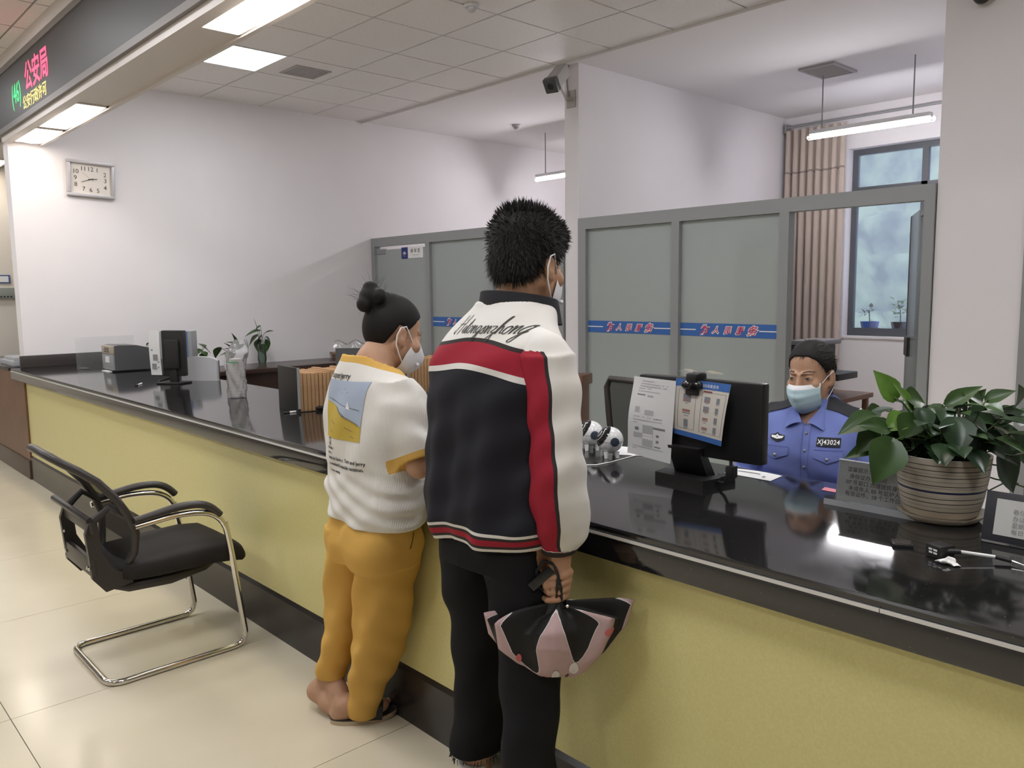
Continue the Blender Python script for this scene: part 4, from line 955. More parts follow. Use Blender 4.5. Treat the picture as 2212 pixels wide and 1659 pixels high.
for k in range(72):
    a = random.uniform(0, 2 * PI); r = random.uniform(.03, .155); z = ZT + .175 + random.uniform(.0, .115)
    lb = Vector((pc.x + r * math.cos(a), pc.y + r * math.sin(a), z)); d = Vector((math.cos(a), math.sin(a), random.uniform(-.7, .5)))
    lt = lb + d.normalized() * random.uniform(.05, .085)
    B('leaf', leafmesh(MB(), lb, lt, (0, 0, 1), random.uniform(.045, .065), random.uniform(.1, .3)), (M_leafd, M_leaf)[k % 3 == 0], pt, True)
    b = Vector((pc.x + .05 * math.cos(a), pc.y + .05 * math.sin(a), ZT + .15))
    B('stem', MB().tube([b, b.lerp(lb, .5) + Vector((0, 0, .02)), lb], .002, 5), M_stem, pt, True)
for (pts, dd) in (([(2105, 1000), (2140, 1003), (2170, 1008)], 0), ([(2110, 1030), (2135, 1060), (2175, 1040), (2212, 1052)], -.02), ([(2120, 1025), (2150, 1035), (2200, 1045)], -.02)):
    B('stem', MB().tube([at(x, y, dpt + dd) for x, y in pts], .0022, 5), M_stem, pt, True)

# odds and ends near the pot
o = onz(1948, 1178, ZT)
t = thing('ink_pad', 'flat black square ink pad on the counter before the sign', 'ink pad', (o.x, o.y, ZT))
Mi = rotz(o, .5)
B('case', MB(Mi).rbox(-.022, .022, -.022, .022, 0, .008, .002), M_black, t); B('pad', MB(Mi).box(-.017, .017, -.017, .017, .008, .0088), mat('pad_dark', (.03, .022, .02), .8), t, False)
o = onz(2030, 1203, ZT)
t = thing('pen_holder', 'small black pen holder block with white marks', 'pen holder', (o.x, o.y, ZT))
Mi = rotz(o, -.4)
B('block', MB(Mi).rbox(-.022, .022, -.02, .02, 0, .03, .004), M_black, t)
B('marks', MB(Mi).box(-.0228, -.0222, -.012, -.002, .018, .022).box(-.0228, -.0222, .001, .010, .018, .022).box(-.0228, -.0222, -.012, -.003, .011, .015).box(-.0228, -.0222, .0, .009, .011, .015), M_white, t, False)
pe = thing('counter_pen', 'white and black pen on a holder cord at the right counter edge', 'pen', onz(2140, 1200, ZT))
a, b, c, d = onz(2062, 1190, ZT + .02), onz(2150, 1203, ZT + .012), onz(2185, 1212, ZT + .008), onz(2214, 1222, ZT + .006)
B('shaft', MB().tube([a.lerp(b, .15), b], .0038, 10), M_white, pe); B('grip', MB().tube([b, c], .0048, 10), M_black, pe); B('tip', MB().tube([c, c.lerp(d, .4), d], [.0036, .003, .001], 10), M_steel, pe)
B('socket', MB().tube([onz(2040, 1190, ZT + .018), a.lerp(b, .15)], .006, 10), M_black, pe)
o = onz(2048, 1219, ZT)
def tis(u, v):
    a = 2 * PI * u; r = (.017 + .004 * math.sin(3 * a + 1) + .003 * math.sin(7 * a)) * math.sin(PI * (v * .97 + .03)) ; 
    return (o.x + r * math.cos(a), o.y + r * math.sin(a) * 1.2, ZT + .001 + .016 * v * (.6 + .4 * math.sin(2 * a + 2)) + .002 * math.sin(9 * a))
one('crumpled_tissue', MB().grid(tis, 24, 8), mat('tissue', (.78, .77, .76), .9), 'crumpled white tissue beside the pen holder', 'tissue', (o.x, o.y, ZT), True)
# pens, ink brush bundle on the far counter
def pen(p0, p1, label, c1=M_white, c2=M_black):
    a, b = onz(*p0, ZT + .005), onz(*p1, ZT + .005); t = thing('ballpoint_pen', label, 'pen', a)
    B('barrel', MB().tube([a.lerp(b, .3), b], .005, 8), c1, t); B('cap', MB().tube([a, a.lerp(b, .3)], .0056, 8), c2, t)
    B('nib', MB().tube([b, b + (b - a).normalized() * .012], [.004, .001], 8), M_steel, t)
pen((612, 892), (655, 887), 'white and black pen on the counter before the file rack')
pen((293, 833), (306, 828), 'short black pen on the far counter before the card printer')
pen((378, 812), (345, 822), 'dark pen under the far monitor', M_black, M_grey)
o = onz(690, 885, ZT)
t = thing('cord_bundle', 'bundle of white cord on a dark lump by the file rack', 'cord', (o.x, o.y, ZT))
B('lump', MB().sphere((o.x, o.y, ZT + .014), (.05, .05, .016), 16, 8), M_blackfab, t)
B('cord', MB().tube([Vector((o.x - .07, o.y + .06, ZT + .03)), Vector((o.x - .02, o.y + .03, ZT + .036)), Vector((o.x + .01, o.y, ZT + .034)), Vector((o.x + .04, o.y - .02, ZT + .045)), Vector((o.x + .09, o.y - .05, ZT + .05)), Vector((o.x + .14, o.y - .06, ZT + .01))], [.007, .006, .008, .007, .009, .006], 8), mat('cord_white', (.6, .57, .53), .8), t)
p = onz(935, 908, ZT)
flat('kraft_slip', [(932, 903), (965, 898), (968, 911), (935, 908)], M_kraft, 'brown paper slip on the counter between woman and teenager', 'paper')
p = at(1248, 822, 6.2)
t = thing('wooden_stand', 'small brown wooden stand at the foot of the pillar', 'stand', (p.x, p.y, 0))
B('post', MB(rotz((p.x, p.y, 0), .4)).rbox(-.10, .10, -.06, .06, 0, p.z - .03, .005), M_wood, t); B('top', MB(rotz((p.x, p.y, 0), .4)).rbox(-.12, .12, -.08, .08, p.z - .03, p.z + .05, .005), M_wood, t)
# ================================================================ implicit-surface modelling (bodies and clothes)
def V3(p): return np.array([p[0], p[1], p[2]], float)
def smin(a, b, k):
    if k <= 0: return np.minimum(a, b)
    h = np.clip(0.5 + 0.5 * (b - a) / k, 0, 1); return b * (1 - h) + a * h - k * h * (1 - h)
class SDF:
    def __init__(s, lo, hi, h):
        s.h = h; s.lo = V3(lo); n = np.ceil((V3(hi) - s.lo) / h).astype(int) + 1
        s.ax = [s.lo[i] + h * np.arange(n[i]) for i in range(3)]; s.F = np.full(n, 1.0, np.float32)
    def _box(s, lo, hi, m):
        sl = []
        for i in range(3):
            a = max(0, int((lo[i] - m - s.lo[i]) / s.h)); b = min(len(s.ax[i]), int((hi[i] + m - s.lo[i]) / s.h) + 2)
            if b <= a: return None
            sl.append(slice(a, b))
        return tuple(sl)
    def _pts(s, sl):
        return s.ax[0][sl[0]][:, None, None], s.ax[1][sl[1]][None, :, None], s.ax[2][sl[2]][None, None, :]
    def op(s, d, lo, hi, k, sub=False, inter=False):
        sl = s._box(lo, hi, k + 3 * s.h)
        if sl is None: return s
        D = d(*s._pts(sl)); F = s.F[sl]
        if sub: s.F[sl] = -smin(-F, D, k)
        else: s.F[sl] = smin(F, D, k)
        return s
    def rc(s, a, b, ra, rb, k=.01, sub=False):
        a = V3(a); b = V3(b); ab = b - a; L2 = max(ab @ ab, 1e-9); m = max(ra, rb)
        def d(x, y, z):
            t = np.clip(((x - a[0]) * ab[0] + (y - a[1]) * ab[1] + (z - a[2]) * ab[2]) / L2, 0, 1)
            return np.sqrt((x - a[0] - t * ab[0]) ** 2 + (y - a[1] - t * ab[1]) ** 2 + (z - a[2] - t * ab[2]) ** 2) - (ra + (rb - ra) * t)
        return s.op(d, np.minimum(a, b) - m, np.maximum(a, b) + m, k, sub)
    def chain(s, pts, rs, k=.01):
        for i in range(len(pts) - 1): s.rc(pts[i], pts[i + 1], rs[i], rs[i + 1], k)
        return s
    def ell(s, c, axes, r, k=.01, sub=False):
        c = V3(c); A = [V3(a) for a in axes]; m = max(r)
        def d(x, y, z):
            px, py, pz = x - c[0], y - c[1], z - c[2]; k0 = 0; k1 = 0
            for a, q in zip(A, r):
                t = (px * a[0] + py * a[1] + pz * a[2]) / q; k0 = k0 + t * t; k1 = k1 + (t / q) ** 2
            k0 = np.sqrt(k0); k1 = np.sqrt(k1); return k0 * (k0 - 1) / np.maximum(k1, 1e-6)
        return s.op(d, c - m, c + m, k, sub)
    def loft(s, axdir, wdir, secs, k=.01, p=2.0, fold=None, sub=False, ext=0.0):
        """secs: (centre, rw, rn) ordered along axdir; cross-section is a superellipse"""
        ax = V3(axdir); ax /= np.linalg.norm(ax); w = V3(wdir); w -= ax * (w @ ax); w /= np.linalg.norm(w); n = np.cross(ax, w)
        Cn = np.array([V3(q[0]) for q in secs]); R1 = np.array([q[1] for q in secs]); R2 = np.array([q[2] for q in secs]); T = Cn @ ax
        o = np.argsort(T); Cn, R1, R2, T = Cn[o], R1[o], R2[o], T[o]
        tt = np.linspace(T[0], T[-1], 120)
        def sm(v):
            q = np.interp(tt, T, v); ker = np.ones(9) / 9; return np.convolve(np.pad(q, 4, mode='edge'), ker, 'valid')
        cx, cy, cz, r1, r2 = sm(Cn[:, 0]), sm(Cn[:, 1]), sm(Cn[:, 2]), sm(R1), sm(R2)
        m = max(R1.max(), R2.max()) * 1.05
        def d(x, y, z):
            t = x * ax[0] + y * ax[1] + z * ax[2]; X, Y, Z = np.interp(t, tt, cx), np.interp(t, tt, cy), np.interp(t, tt, cz)
            a, b = np.interp(t, tt, r1), np.interp(t, tt, r2)
            pw = (x - X) * w[0] + (y - Y) * w[1] + (z - Z) * w[2]; pn = (x - X) * n[0] + (y - Y) * n[1] + (z - Z) * n[2]
            q = (np.abs(pw / a) ** p + np.abs(pn / b) ** p) ** (1 / p)
            dd = (q - 1) * np.minimum(a, b)
            if fold is not None: dd = dd - fold(x, y, z, t, pw, pn)
            return np.maximum(dd, np.maximum(T[0] - ext - t, t - T[-1] - ext))
        return s.op(d, Cn.min(0) - m, Cn.max(0) + m, k, sub)
    def half(s, pt, nrm, k=.004):
        """cut away the side the normal points to"""
        pt = V3(pt); nn = V3(nrm); nn /= np.linalg.norm(nn)
        X, Y, Z = s.ax[0][:, None, None], s.ax[1][None, :, None], s.ax[2][None, None, :]
        s.F = -smin(-s.F, -((X - pt[0]) * nn[0] + (Y - pt[1]) * nn[1] + (Z - pt[2]) * nn[2]), k); return s
    def cutfn(s, fn, k=.004):
        s.F = -smin(-s.F, -fn(s.ax[0][:, None, None], s.ax[1][None, :, None], s.ax[2][None, None, :]), k); return s
    def mesh(s, name, attrs=None, smooth_it=0):
        F = s.F; S = F < 0
        cnt = np.zeros(tuple(q - 1 for q in F.shape), np.int8); cor = [(i, j, k) for i in (0, 1) for j in (0, 1) for k in (0, 1)]
        nx, ny, nz = F.shape
        for i, j, k in cor: cnt += S[i:nx - 1 + i, j:ny - 1 + j, k:nz - 1 + k]
        act = np.argwhere((cnt > 0) & (cnt < 8)); idx = np.full(cnt.shape, -1, np.int64); idx[act[:, 0], act[:, 1], act[:, 2]] = np.arange(len(act))
        val = np.stack([F[act[:, 0] + i, act[:, 1] + j, act[:, 2] + k] for i, j, k in cor], 1).astype(float)
        pos = np.zeros((len(act), 3)); num = np.zeros(len(act))
        for a in range(8):
            for b in range(a + 1, 8):
                ca, cb = np.array(cor[a]), np.array(cor[b])
                if np.abs(ca - cb).sum() != 1: continue
                fa, fb = val[:, a], val[:, b]; m = (fa < 0) != (fb < 0)
                t = np.where(m, fa / np.where(m, fa - fb, 1), 0)
                pos += m[:, None] * (ca + t[:, None] * (cb - ca)); num += m
        P = s.lo + s.h * (act + pos / num[:, None]); faces = []
        for ax in range(3):
            o1, o2 = [(1, 2), (2, 0), (0, 1)][ax]
            sl0 = [slice(None)] * 3; sl1 = [slice(None)] * 3; sl0[ax] = slice(0, -1); sl1[ax] = slice(1, None)
            A, Bq = S[tuple(sl0)], S[tuple(sl1)]; e = np.argwhere(A != Bq)
            e = e[(e[:, o1] > 0) & (e[:, o2] > 0) & (e[:, o1] < F.shape[o1] - 1) & (e[:, o2] < F.shape[o2] - 1)]
            if not len(e): continue
            ins = A[e[:, 0], e[:, 1], e[:, 2]]
            def cell(d1, d2):
                q = e.copy(); q[:, o1] += d1; q[:, o2] += d2; return idx[q[:, 0], q[:, 1], q[:, 2]]
            q = np.stack([cell(-1, -1), cell(0, -1), cell(0, 0), cell(-1, 0)], 1)
            q[~ins] = q[~ins][:, ::-1]; faces.append(q)
        Q = np.concatenate(faces)
        if smooth_it:
            for _ in range(smooth_it):
                acc = np.zeros_like(P); c = np.zeros(len(P))
                for a, b in ((0, 1), (1, 2), (2, 3), (3, 0)):
                    np.add.at(acc, Q[:, a], P[Q[:, b]]); np.add.at(acc, Q[:, b], P[Q[:, a]]); np.add.at(c, Q[:, a], 1); np.add.at(c, Q[:, b], 1)
                P = P * .5 + .5 * acc / np.maximum(c, 1)[:, None]
        me = bpy.data.meshes.new(name); me.vertices.add(len(P)); me.vertices.foreach_set('co', P.astype(np.float32).ravel())
        me.loops.add(Q.size); me.polygons.add(len(Q)); me.loops.foreach_set('vertex_index', Q.astype(np.int32).ravel())
        me.polygons.foreach_set('loop_start', np.arange(0, Q.size, 4, dtype=np.int32)); me.polygons.foreach_set('loop_total', np.full(len(Q), 4, np.int32))
        me.polygons.foreach_set('use_smooth', np.ones(len(Q), bool)); me.update(calc_edges=True); me.validate()
        for nm, fn in (attrs or {}).items():
            a = me.attributes.new(nm, 'FLOAT', 'POINT'); a.data.foreach_set('value', fn(P[:, 0], P[:, 1], P[:, 2]).astype(np.float32))
        return me, P, Q
def bvh_of(P, Q): return BVHTree.FromPolygons([tuple(p) for p in P], [tuple(int(i) for i in q) for q in Q])
def decal(name, bvh, vs, fs, O, U, V, D, off, m, parent, smooth=False):
    """lay a flat shape (u,v) onto a surface along direction D"""
    O, U, V, D = Vector(O), Vector(U), Vector(V), Vector(D).normalized(); out = []; ok = []
    for v in vs:
        p = O + U * v[0] + V * v[1]; h = bvh.ray_cast(p - D * .3, D, .8)
        if h[0] is None: out.append(tuple(p)); ok.append(False)
        else: out.append(tuple(h[0] + h[1] * off if h[1].dot(D) < 0 else h[0] - D * off)); ok.append(True)
    fs = [f for f in fs if all(ok[i] for i in f)]
    if not fs: return None
    return B(name, MB().add(out, fs), m, parent, True if smooth else False)
def gridvf(u0, u1, v0, v1, nu, nv):
    vs = [(u0 + (u1 - u0) * i / nu, v0 + (v1 - v0) * j / nv) for j in range(nv + 1) for i in range(nu + 1)]
    return vs, [(j * (nu + 1) + i, j * (nu + 1) + i + 1, (j + 1) * (nu + 1) + i + 1, (j + 1) * (nu + 1) + i) for j in range(nv) for i in range(nu)]
def polyvf(pts, n=0):
    """polygon fan around its centre, edges subdivided so that it can bend"""
    P = []
    for i in range(len(pts)):
        a, b = pts[i], pts[(i + 1) % len(pts)]
        for k in range(max(1, n)): P.append((a[0] + (b[0] - a[0]) * k / max(1, n), a[1] + (b[1] - a[1]) * k / max(1, n)))
    c = (sum(p[0] for p in P) / len(P), sum(p[1] for p in P) / len(P)); m = len(P)
    vs = [c] + P + [(c[0] + (p[0] - c[0]) * .5, c[1] + (p[1] - c[1]) * .5) for p in P]
    fs = []
    for i in range(m):
        j = (i + 1) % m; fs.append((0, 1 + m + i, 1 + m + j)); fs.append((1 + m + i, 1 + i, 1 + j, 1 + m + j))
    return vs, fs

class Fr:
    """local frame: left, forward, up"""
    def __init__(s, o, phi, tilt=0.0, roll=0.0, sc_=1.0):
        f = Vector((math.cos(phi), math.sin(phi), 0)); l = Vector((-math.sin(phi), math.cos(phi), 0)); u = Vector((0, 0, 1))
        f2 = f * math.cos(tilt) - u * math.sin(tilt); u2 = u * math.cos(tilt) + f * math.sin(tilt)
        l2 = l * math.cos(roll) + u2 * math.sin(roll); u3 = u2 * math.cos(roll) - l * math.sin(roll)
        s.o = Vector(o); s.f = f2; s.l = l2; s.u = u3; s.s = sc_; s.ax = (l2, f2, u3)
    def __call__(s, l, f, u): return s.o + (s.l * l + s.f * f + s.u * u) * s.s
    def loc(s, x, y, z):
        x, y, z = x - s.o.x, y - s.o.y, z - s.o.z
        return tuple((x * a.x + y * a.y + z * a.z) / s.s for a in (s.l, s.f, s.u))
def add_head(S, H, neck_to, rneck=.052, brow=.009, nf=-.02):
    q = H.s; E = lambda c, r, k=.012, sub=False: S.ell(H(*c), H.ax, [v * q for v in r], k, sub); R = lambda a, b, ra, rb, k=.01: S.rc(H(*a), H(*b), ra * q, rb * q, k)
    S.rc(H(0, nf, -.055), neck_to, rneck, rneck * 1.12, .03)
    E((0, -.012, .035), (.073, .093, .086)); E((0, .03, -.03), (.060, .066, .084), .02); E((0, .058, -.088), (.034, .033, .028), .02)
    for s in (-1, 1):
        R((s * .053, -.005, -.045), (s * .022, .058, -.092), .02, .017, .02)
        E((s * .037, .064, -.028), (.027, .026, .026), .015)
        E((s * .078, -.008, -.012), (.009, .019, .032), .004); E((s * .074, .006, -.036), (.008, .010, .012), .006)
        E((s * .088, -.006, -.006), (.007, .010, .017), .004, True)
        R((s * .012, .0985 - brow, .024), (s * .043, .079 - brow, .022), brow, brow * .9, .012)
        E((s * .031, .1035, .001), (.017, .012, .007), .010, True); E((s * .031, .077, .002), (.016, .013, .011), .004)
        E((s * .011, .100, -.033), (.008, .010, .007), .005)
    R((0, .090, .012), (0, .108, -.030), .008, .0115, .008)
    R((-.02, .090, -.062), (.02, .090, -.062), .006, .006, .006); R((-.016, .088, -.071), (.016, .088, -.071), .007, .007, .006)
def add_hand(S, Wr, d, n, t, curl=.5, r=.0088, k=.006):
    """Wr wrist, d finger direction, n palm normal (side the fingers curl to), t towards the thumb"""
    d, n, t = Vector(d).normalized(), Vector(n).normalized(), Vector(t).normalized()
    kn = [Wr + d * (.088 - .004 * abs(i - 1)) + t * (.030 - .0195 * i) - n * .004 for i in range(4)]
    for i in range(4): S.rc(Wr + t * (.014 - .009 * i), kn[i], .020, .0115, .012)
    S.rc(Wr - d * .02, Wr + d * .01, .026, .025, .01)
    for i, L in enumerate((.040, .045, .042, .033)):
        a = curl * (1 + .08 * i); p = kn[i]; dd = d
        for seg, (q, ang) in enumerate(((1.0, a * .9), (.66, a * 1.25), (.5, a * .9))):
            dd = (dd * math.cos(ang) + n * math.sin(ang)).normalized() if seg == 0 else (dd * math.cos(ang) + (n - dd * n.dot(dd)).normalized() * math.sin(ang)).normalized()
            p2 = p + dd * (L * q); S.rc(p, p2, r * (1.08 - .1 * seg), r * (1.0 - .12 * seg), k if seg else .008); p = p2
    th = Wr + d * .022 + t * .024 + n * .008
    p1 = th + (d * .6 + t * .75 + n * .3).normalized() * .035; p2 = p1 + (d * .85 + t * .25 + n * .45).normalized() * .030; p3 = p2 + (d * .8 - t * .1 + n * .6).normalized() * .022
    S.rc(Wr + d * .01 + t * .012, th, .018, .015, .012); S.chain([th, p1, p2, p3], [.0145, .0115, .0100, .0080], .006)
def eyes(parent, bvh, H, m_white, m_dark, open_=.5, brow=True):
    D = -H.f
    for s in (-1, 1):
        O = H(s * .031, .15, .003)
        U, V = H.l * H.s, H.u * H.s
        decal('eye', bvh, *polyvf([(-.014 * s, -.001), (-.006 * s, .005 * open_), (.004 * s, .0055 * open_), (.0145 * s, .001), (.006 * s, -.004 * open_), (-.006 * s, -.0045 * open_)], 2), O, U, V, D, .0008, m_white, parent, True)
        decal('iris', bvh, *polyvf([(.0052 * math.cos(a), max(-.004 * open_, min(.0052 * open_, .0052 * math.sin(a)))) for a in [2 * PI * k / 12 for k in range(12)]]), O, U, V, D, .0013, m_dark, parent, True)
        decal('eyelash', bvh, *polyvf([(-.0145 * s, -.0005), (-.006 * s, .0055 * open_ + .0005), (.004 * s, .006 * open_ + .0005), (.0165 * s, .0015), (.004 * s, .006 * open_ + .0022), (-.006 * s, .0055 * open_ + .002)], 2), O, U, V, D, .0016, m_dark, parent, True)
        if brow: decal('eyebrow', bvh, *polyvf([(-.015 * s, .0255), (-.005 * s, .0275), (.008 * s, .0270), (.021 * s, .0200), (.008 * s, .0245), (-.005 * s, .0245), (-.0145 * s, .0228)], 2), O, U, V, D, .0010, M_brow, parent, True)
def strands(name, P, Nn, sel, length, lift, flow, count, m, parent, w=.0011, seed=1):
    rng = np.random.RandomState(seed); ids = rng.choice(np.flatnonzero(sel), count); vs = []; fs = []
    for i in ids:
        p, n = Vector(P[i]), Vector(Nn[i]); L = length * rng.uniform(.6, 1.25)
        fl = Vector(flow(p)) + Vector(rng.normal(0, .22 if lift > .2 else .10, 3)); d = (n * lift + fl).normalized(); sd = d.cross(n)
        sd = sd.normalized() if sd.length > 1e-4 else d.orthogonal().normalized()
        a, b, c = p - n * .004, p + d * (L * .55), p + d * L + fl * (L * .12) - Vector((0, 0, L * .05)); o = len(vs)
        vs += [a - sd * w, a + sd * w, b + sd * w * .8, b - sd * w * .8, c]; fs += [(o, o + 1, o + 2, o + 3), (o + 3, o + 2, o + 4)]
    return B(name, MB().add([tuple(v) for v in vs], fs), m, parent, True)
def vnormals(P, Q):
    n = np.cross(P[Q[:, 2]] - P[Q[:, 0]], P[Q[:, 3]] - P[Q[:, 1]]); out = np.zeros_like(P)
    for c in range(4): np.add.at(out, Q[:, c], n)
    return out / np.maximum(np.linalg.norm(out, axis=1), 1e-9)[:, None]
M_skin = mat('skin', (.44, .245, .150), .5, spec=.35, noise=(30, .10, 4), sss=.08)
M_skin_w = mat('skin_fair', (.47, .275, .18), .5, spec=.35, noise=(30, .08, 4), sss=.08)
M_hair = mat('black_hair', (.010, .009, .0088), .62, spec=.22)
M_hair2 = mat('hair_highlight', (.035, .030, .027), .5, spec=.3)  # lighter than the hair, so these strands carry a painted-in sheen
M_brow = mat('eyebrow', (.06, .038, .028), .8)
M_eyew = mat('eye_white', (.55, .52, .50), .3)
M_eyed = mat('eye_dark', (.02, .013, .01), .35)
M_mask = mat('mask_white', (.74, .74, .77), .8, spec=.2, bump=(500, .15, .0005))
def kn95(parent, H):
    rid = [(0, .102, -.004), (0, .122, -.022), (0, .137, -.042), (0, .138, -.066), (0, .125, -.092), (0, .098, -.116), (0, .062, -.130)]
    chk = [(.052, .062, -.014), (.060, .050, -.026), (.066, .040, -.044), (.068, .032, -.062), (.066, .028, -.082), (.058, .026, -.102), (.042, .022, -.120)]
    def fn(u, v):
        s = -1 if u < .5 else 1; t = abs(u - .5) * 2; k = v * 6; i = min(int(k), 5); a = k - i
        r = [rid[i][c] * (1 - a) + rid[i + 1][c] * a for c in range(3)]; c_ = [chk[i][c] * (1 - a) + chk[i + 1][c] * a for c in range(3)]
        b = math.sin(PI * t) * .012
        return tuple(H(s * (c_[0] * t + b * .8), r[1] * (1 - t) + c_[1] * t + b * .6, r[2] * (1 - t) + c_[2] * t))
    mk = tag_part = B('face_mask', MB().grid(fn, 24, 18), M_mask, parent, 35, label='white folded face mask')
    B('mask_valve', MB().sphere(H(-.040, .098, -.082), .006, 10, 6), M_mask, mk)
    for s in (-1, 1):
        pts = [(s * .058, .052, -.022), (s * .074, .020, .006), (s * .088, -.004, .022), (s * .092, -.024, .012), (s * .090, -.030, -.015), (s * .085, -.022, -.045), (s * .077, .0, -.07), (s * .062, .027, -.092)]
        B('ear_loop', MB().tube([H(*p) for p in pts], .0021, 6), M_white, mk)
    return mk

def hairline(H, lines):
    """signed cut function of a hairline given as height over azimuth (0 = face, 180 = nape)"""
    az, hh = zip(*lines)
    def fn(x, y, z):
        l, f, u = H.loc(x, y, z); a = np.degrees(np.arctan2(np.abs(l), f + .012)); return np.interp(a, az, hh) - u
    return fn
# ================================================================ the teenager in the school jacket
NAVY, WHT, RED, BLK = (.0125, .0125, .019), (.66, .64, .61), (.30, .013, .03), (.03, .024, .024)
phi = math.radians(-1); G = at(1072, 1000, 2.06); T = Fr((G.x, G.y, 0), phi)
man = thing('person', 'tall person in a white, red and navy school jacket holding a pink bag', 'person', (G.x, G.y, 0))
HM = Fr(at(1141, 574, 2.125), math.radians(6), math.radians(10), math.radians(-3), 1.0)
S = SDF((G.x - .42, G.y - .42, -.005), (G.x + .55, G.y + .45, 1.76), .0038)
add_head(S, HM, T(0, .062, 1.42), .054, .009, -.034)
S.loft((0, 0, 1), T.l, [(T(0, 0, .86), .15, .10), (T(0, 0, 1.1), .14, .095), (T(0, 0, 1.3), .15, .09), (T(0, .03, 1.38), .12, .07), (T(0, .055, 1.44), .06, .055)], .02)
RW = T(-.200, .030, .848); RE = T(-.235, -.010, 1.10); LW = T(.10, .23, 1.0); LE = T(.18, .085, 1.10)
S.chain([T(-.16, .01, 1.33), RE, RW], [.04, .036, .027], .02); S.chain([T(.16, .01, 1.33), LE, LW], [.04, .036, .027], .02)
LA, RA = T(.20, .080, .10), T(-.15, -.04, .10)
for hipx, kn, an in ((.085, T(.145, .06, .50), LA), (-.085, T(-.125, .0, .50), RA)):
    S.chain([T(hipx, 0, .88), kn, an], [.085, .055, .04], .02)
    S.chain([an, an + T.f * -.03 + Vector((0, 0, -.06)), an + T.f * .13 + Vector((0, 0, -.075))], [.04, .03, .022], .015)
# right fist closed on the bag strings
dn = Vector((0, 0, -1)); pk = (-T.l * .72 + Vector((0, 0, -.70))).normalized()
cc, rr_ = (-T.f * .67 - T.l * .743).normalized(), (T.f * .74 - T.l * .67).normalized()      # outward-back and outward-front sides of the fist
S.rc(RW, RW + dn * .035, .0255, .027, .012)
H0 = RW + dn * .048
S.rc(H0 + rr_ * .008, H0 + dn * .040 + rr_ * .004, .021, .018, .008)
for i in range(4):
    q = H0 + dn * (.0195 * i - .010) - rr_ * (.0035 * i) + cc * .003
    K, p1, p2, p3 = q + rr_ * .024 + cc * .004, q + rr_ * .004 + cc * .025 + dn * .003, q - rr_ * .021 + cc * .022 + dn * .006, q - rr_ * .029 + cc * .004 + dn * .006
    S.rc(H0 - dn * .02, K, .015, .0100, .006); S.chain([K, p1, p2, p3], [.0102, .0090, .0084, .0075], .0)
t0, t1, t2, t3 = RW + dn * .02 - rr_ * .014 + cc * .008, H0 - dn * .012 - rr_ * .026 + cc * .014, H0 + dn * .004 - rr_ * .036 + cc * .020, H0 + dn * .020 - rr_ * .036 + cc * .024
S.chain([t0, t1, t2, t3], [.0165, .0125, .0105, .0085], .004)
add_hand(S, LW, (T.f * .95 - Vector((0, 0, .25))), Vector((0, 0, -1)), -T.l, .18)
me, P, Q = S.mesh('body'); link('body', me, M_skin, man)
bv = bvh_of(P, Q); eyes(man, bv, HM, M_eyew, M_eyed)
# jacket body
def fold(x, y, z, t, pw, pn):
    g = np.clip((1.30 - z) / .2, 0, 1)
    return g * (.006 * np.sin(pw * 34 + 2 * np.sin(z * 5)) + .004 * np.sin(pw * 71 + z * 9) + .004 * np.sin(z * 40 + pw * 25) * np.clip((.98 - z) / .08, 0, 1)) + .0025 * np.sin(z * 55 + pw * 30)
S = SDF((G.x - .32, G.y - .32, .82), (G.x + .32, G.y + .32, 1.50), .0052)
S.loft((0, 0, 1), T.l, [(T(0, .0, .855), .190, .135), (T(0, 0, .885), .197, .142), (T(0, 0, .915), .213, .156), (T(0, -.002, 1.0), .212, .150), (T(0, -.004, 1.12), .208, .140), (T(0, -.006, 1.25), .208, .132), (T(0, .004, 1.33), .200, .126), (T(0, .022, 1.385), .176, .116), (T(0, .046, 1.425), .138, .108), (T(0, .066, 1.455), .104, .100), (T(0, .076, 1.475), .088, .092)], .01, 2.35, fold)
# lower edge rises and dips a little
def zb(x, y, z):
    l, f, u = T.loc(x, y, z); return z + .014 * (l / .2) - .010 * np.cos(l * 16) * 1.0 + 0 * f
S.cutfn(lambda x, y, z: .868 - zb(x, y, z), .004)
def band(x, y, z):
    l, f, u = T.loc(x, y, z); zz = z + .030 * np.clip(np.abs(l) / .2, 0, 1.2) ** 1.6 + .004 * np.sin(l * 22)
    hem = zb(x, y, z); return np.where(z < 1.1, (hem - .80) / 1.0 * .5, (zz - .9) / 1.2 + .0)
b = lambda zz: (zz - .9) / 1.2
h_ = lambda zz: (zz - .80) * .5
mj = attrmat('jacket_back', 'band', [(0, WHT), (h_(.8725), BLK), (h_(.879), RED), (h_(.886), BLK), (h_(.892), RED), (h_(.896), BLK), (h_(.9045), WHT), (h_(.9105), NAVY), (b(1.312), WHT), (b(1.325), RED), (b(1.374), BLK), (b(1.385), WHT)], bump=(700, .2, .0006))
me, P, Q = S.mesh('jacket_body', {'band': band}); jb = link('jacket', me, mj, man); jb['label'] = 'white, red and navy school jacket'
bvj = bvh_of(P, Q)
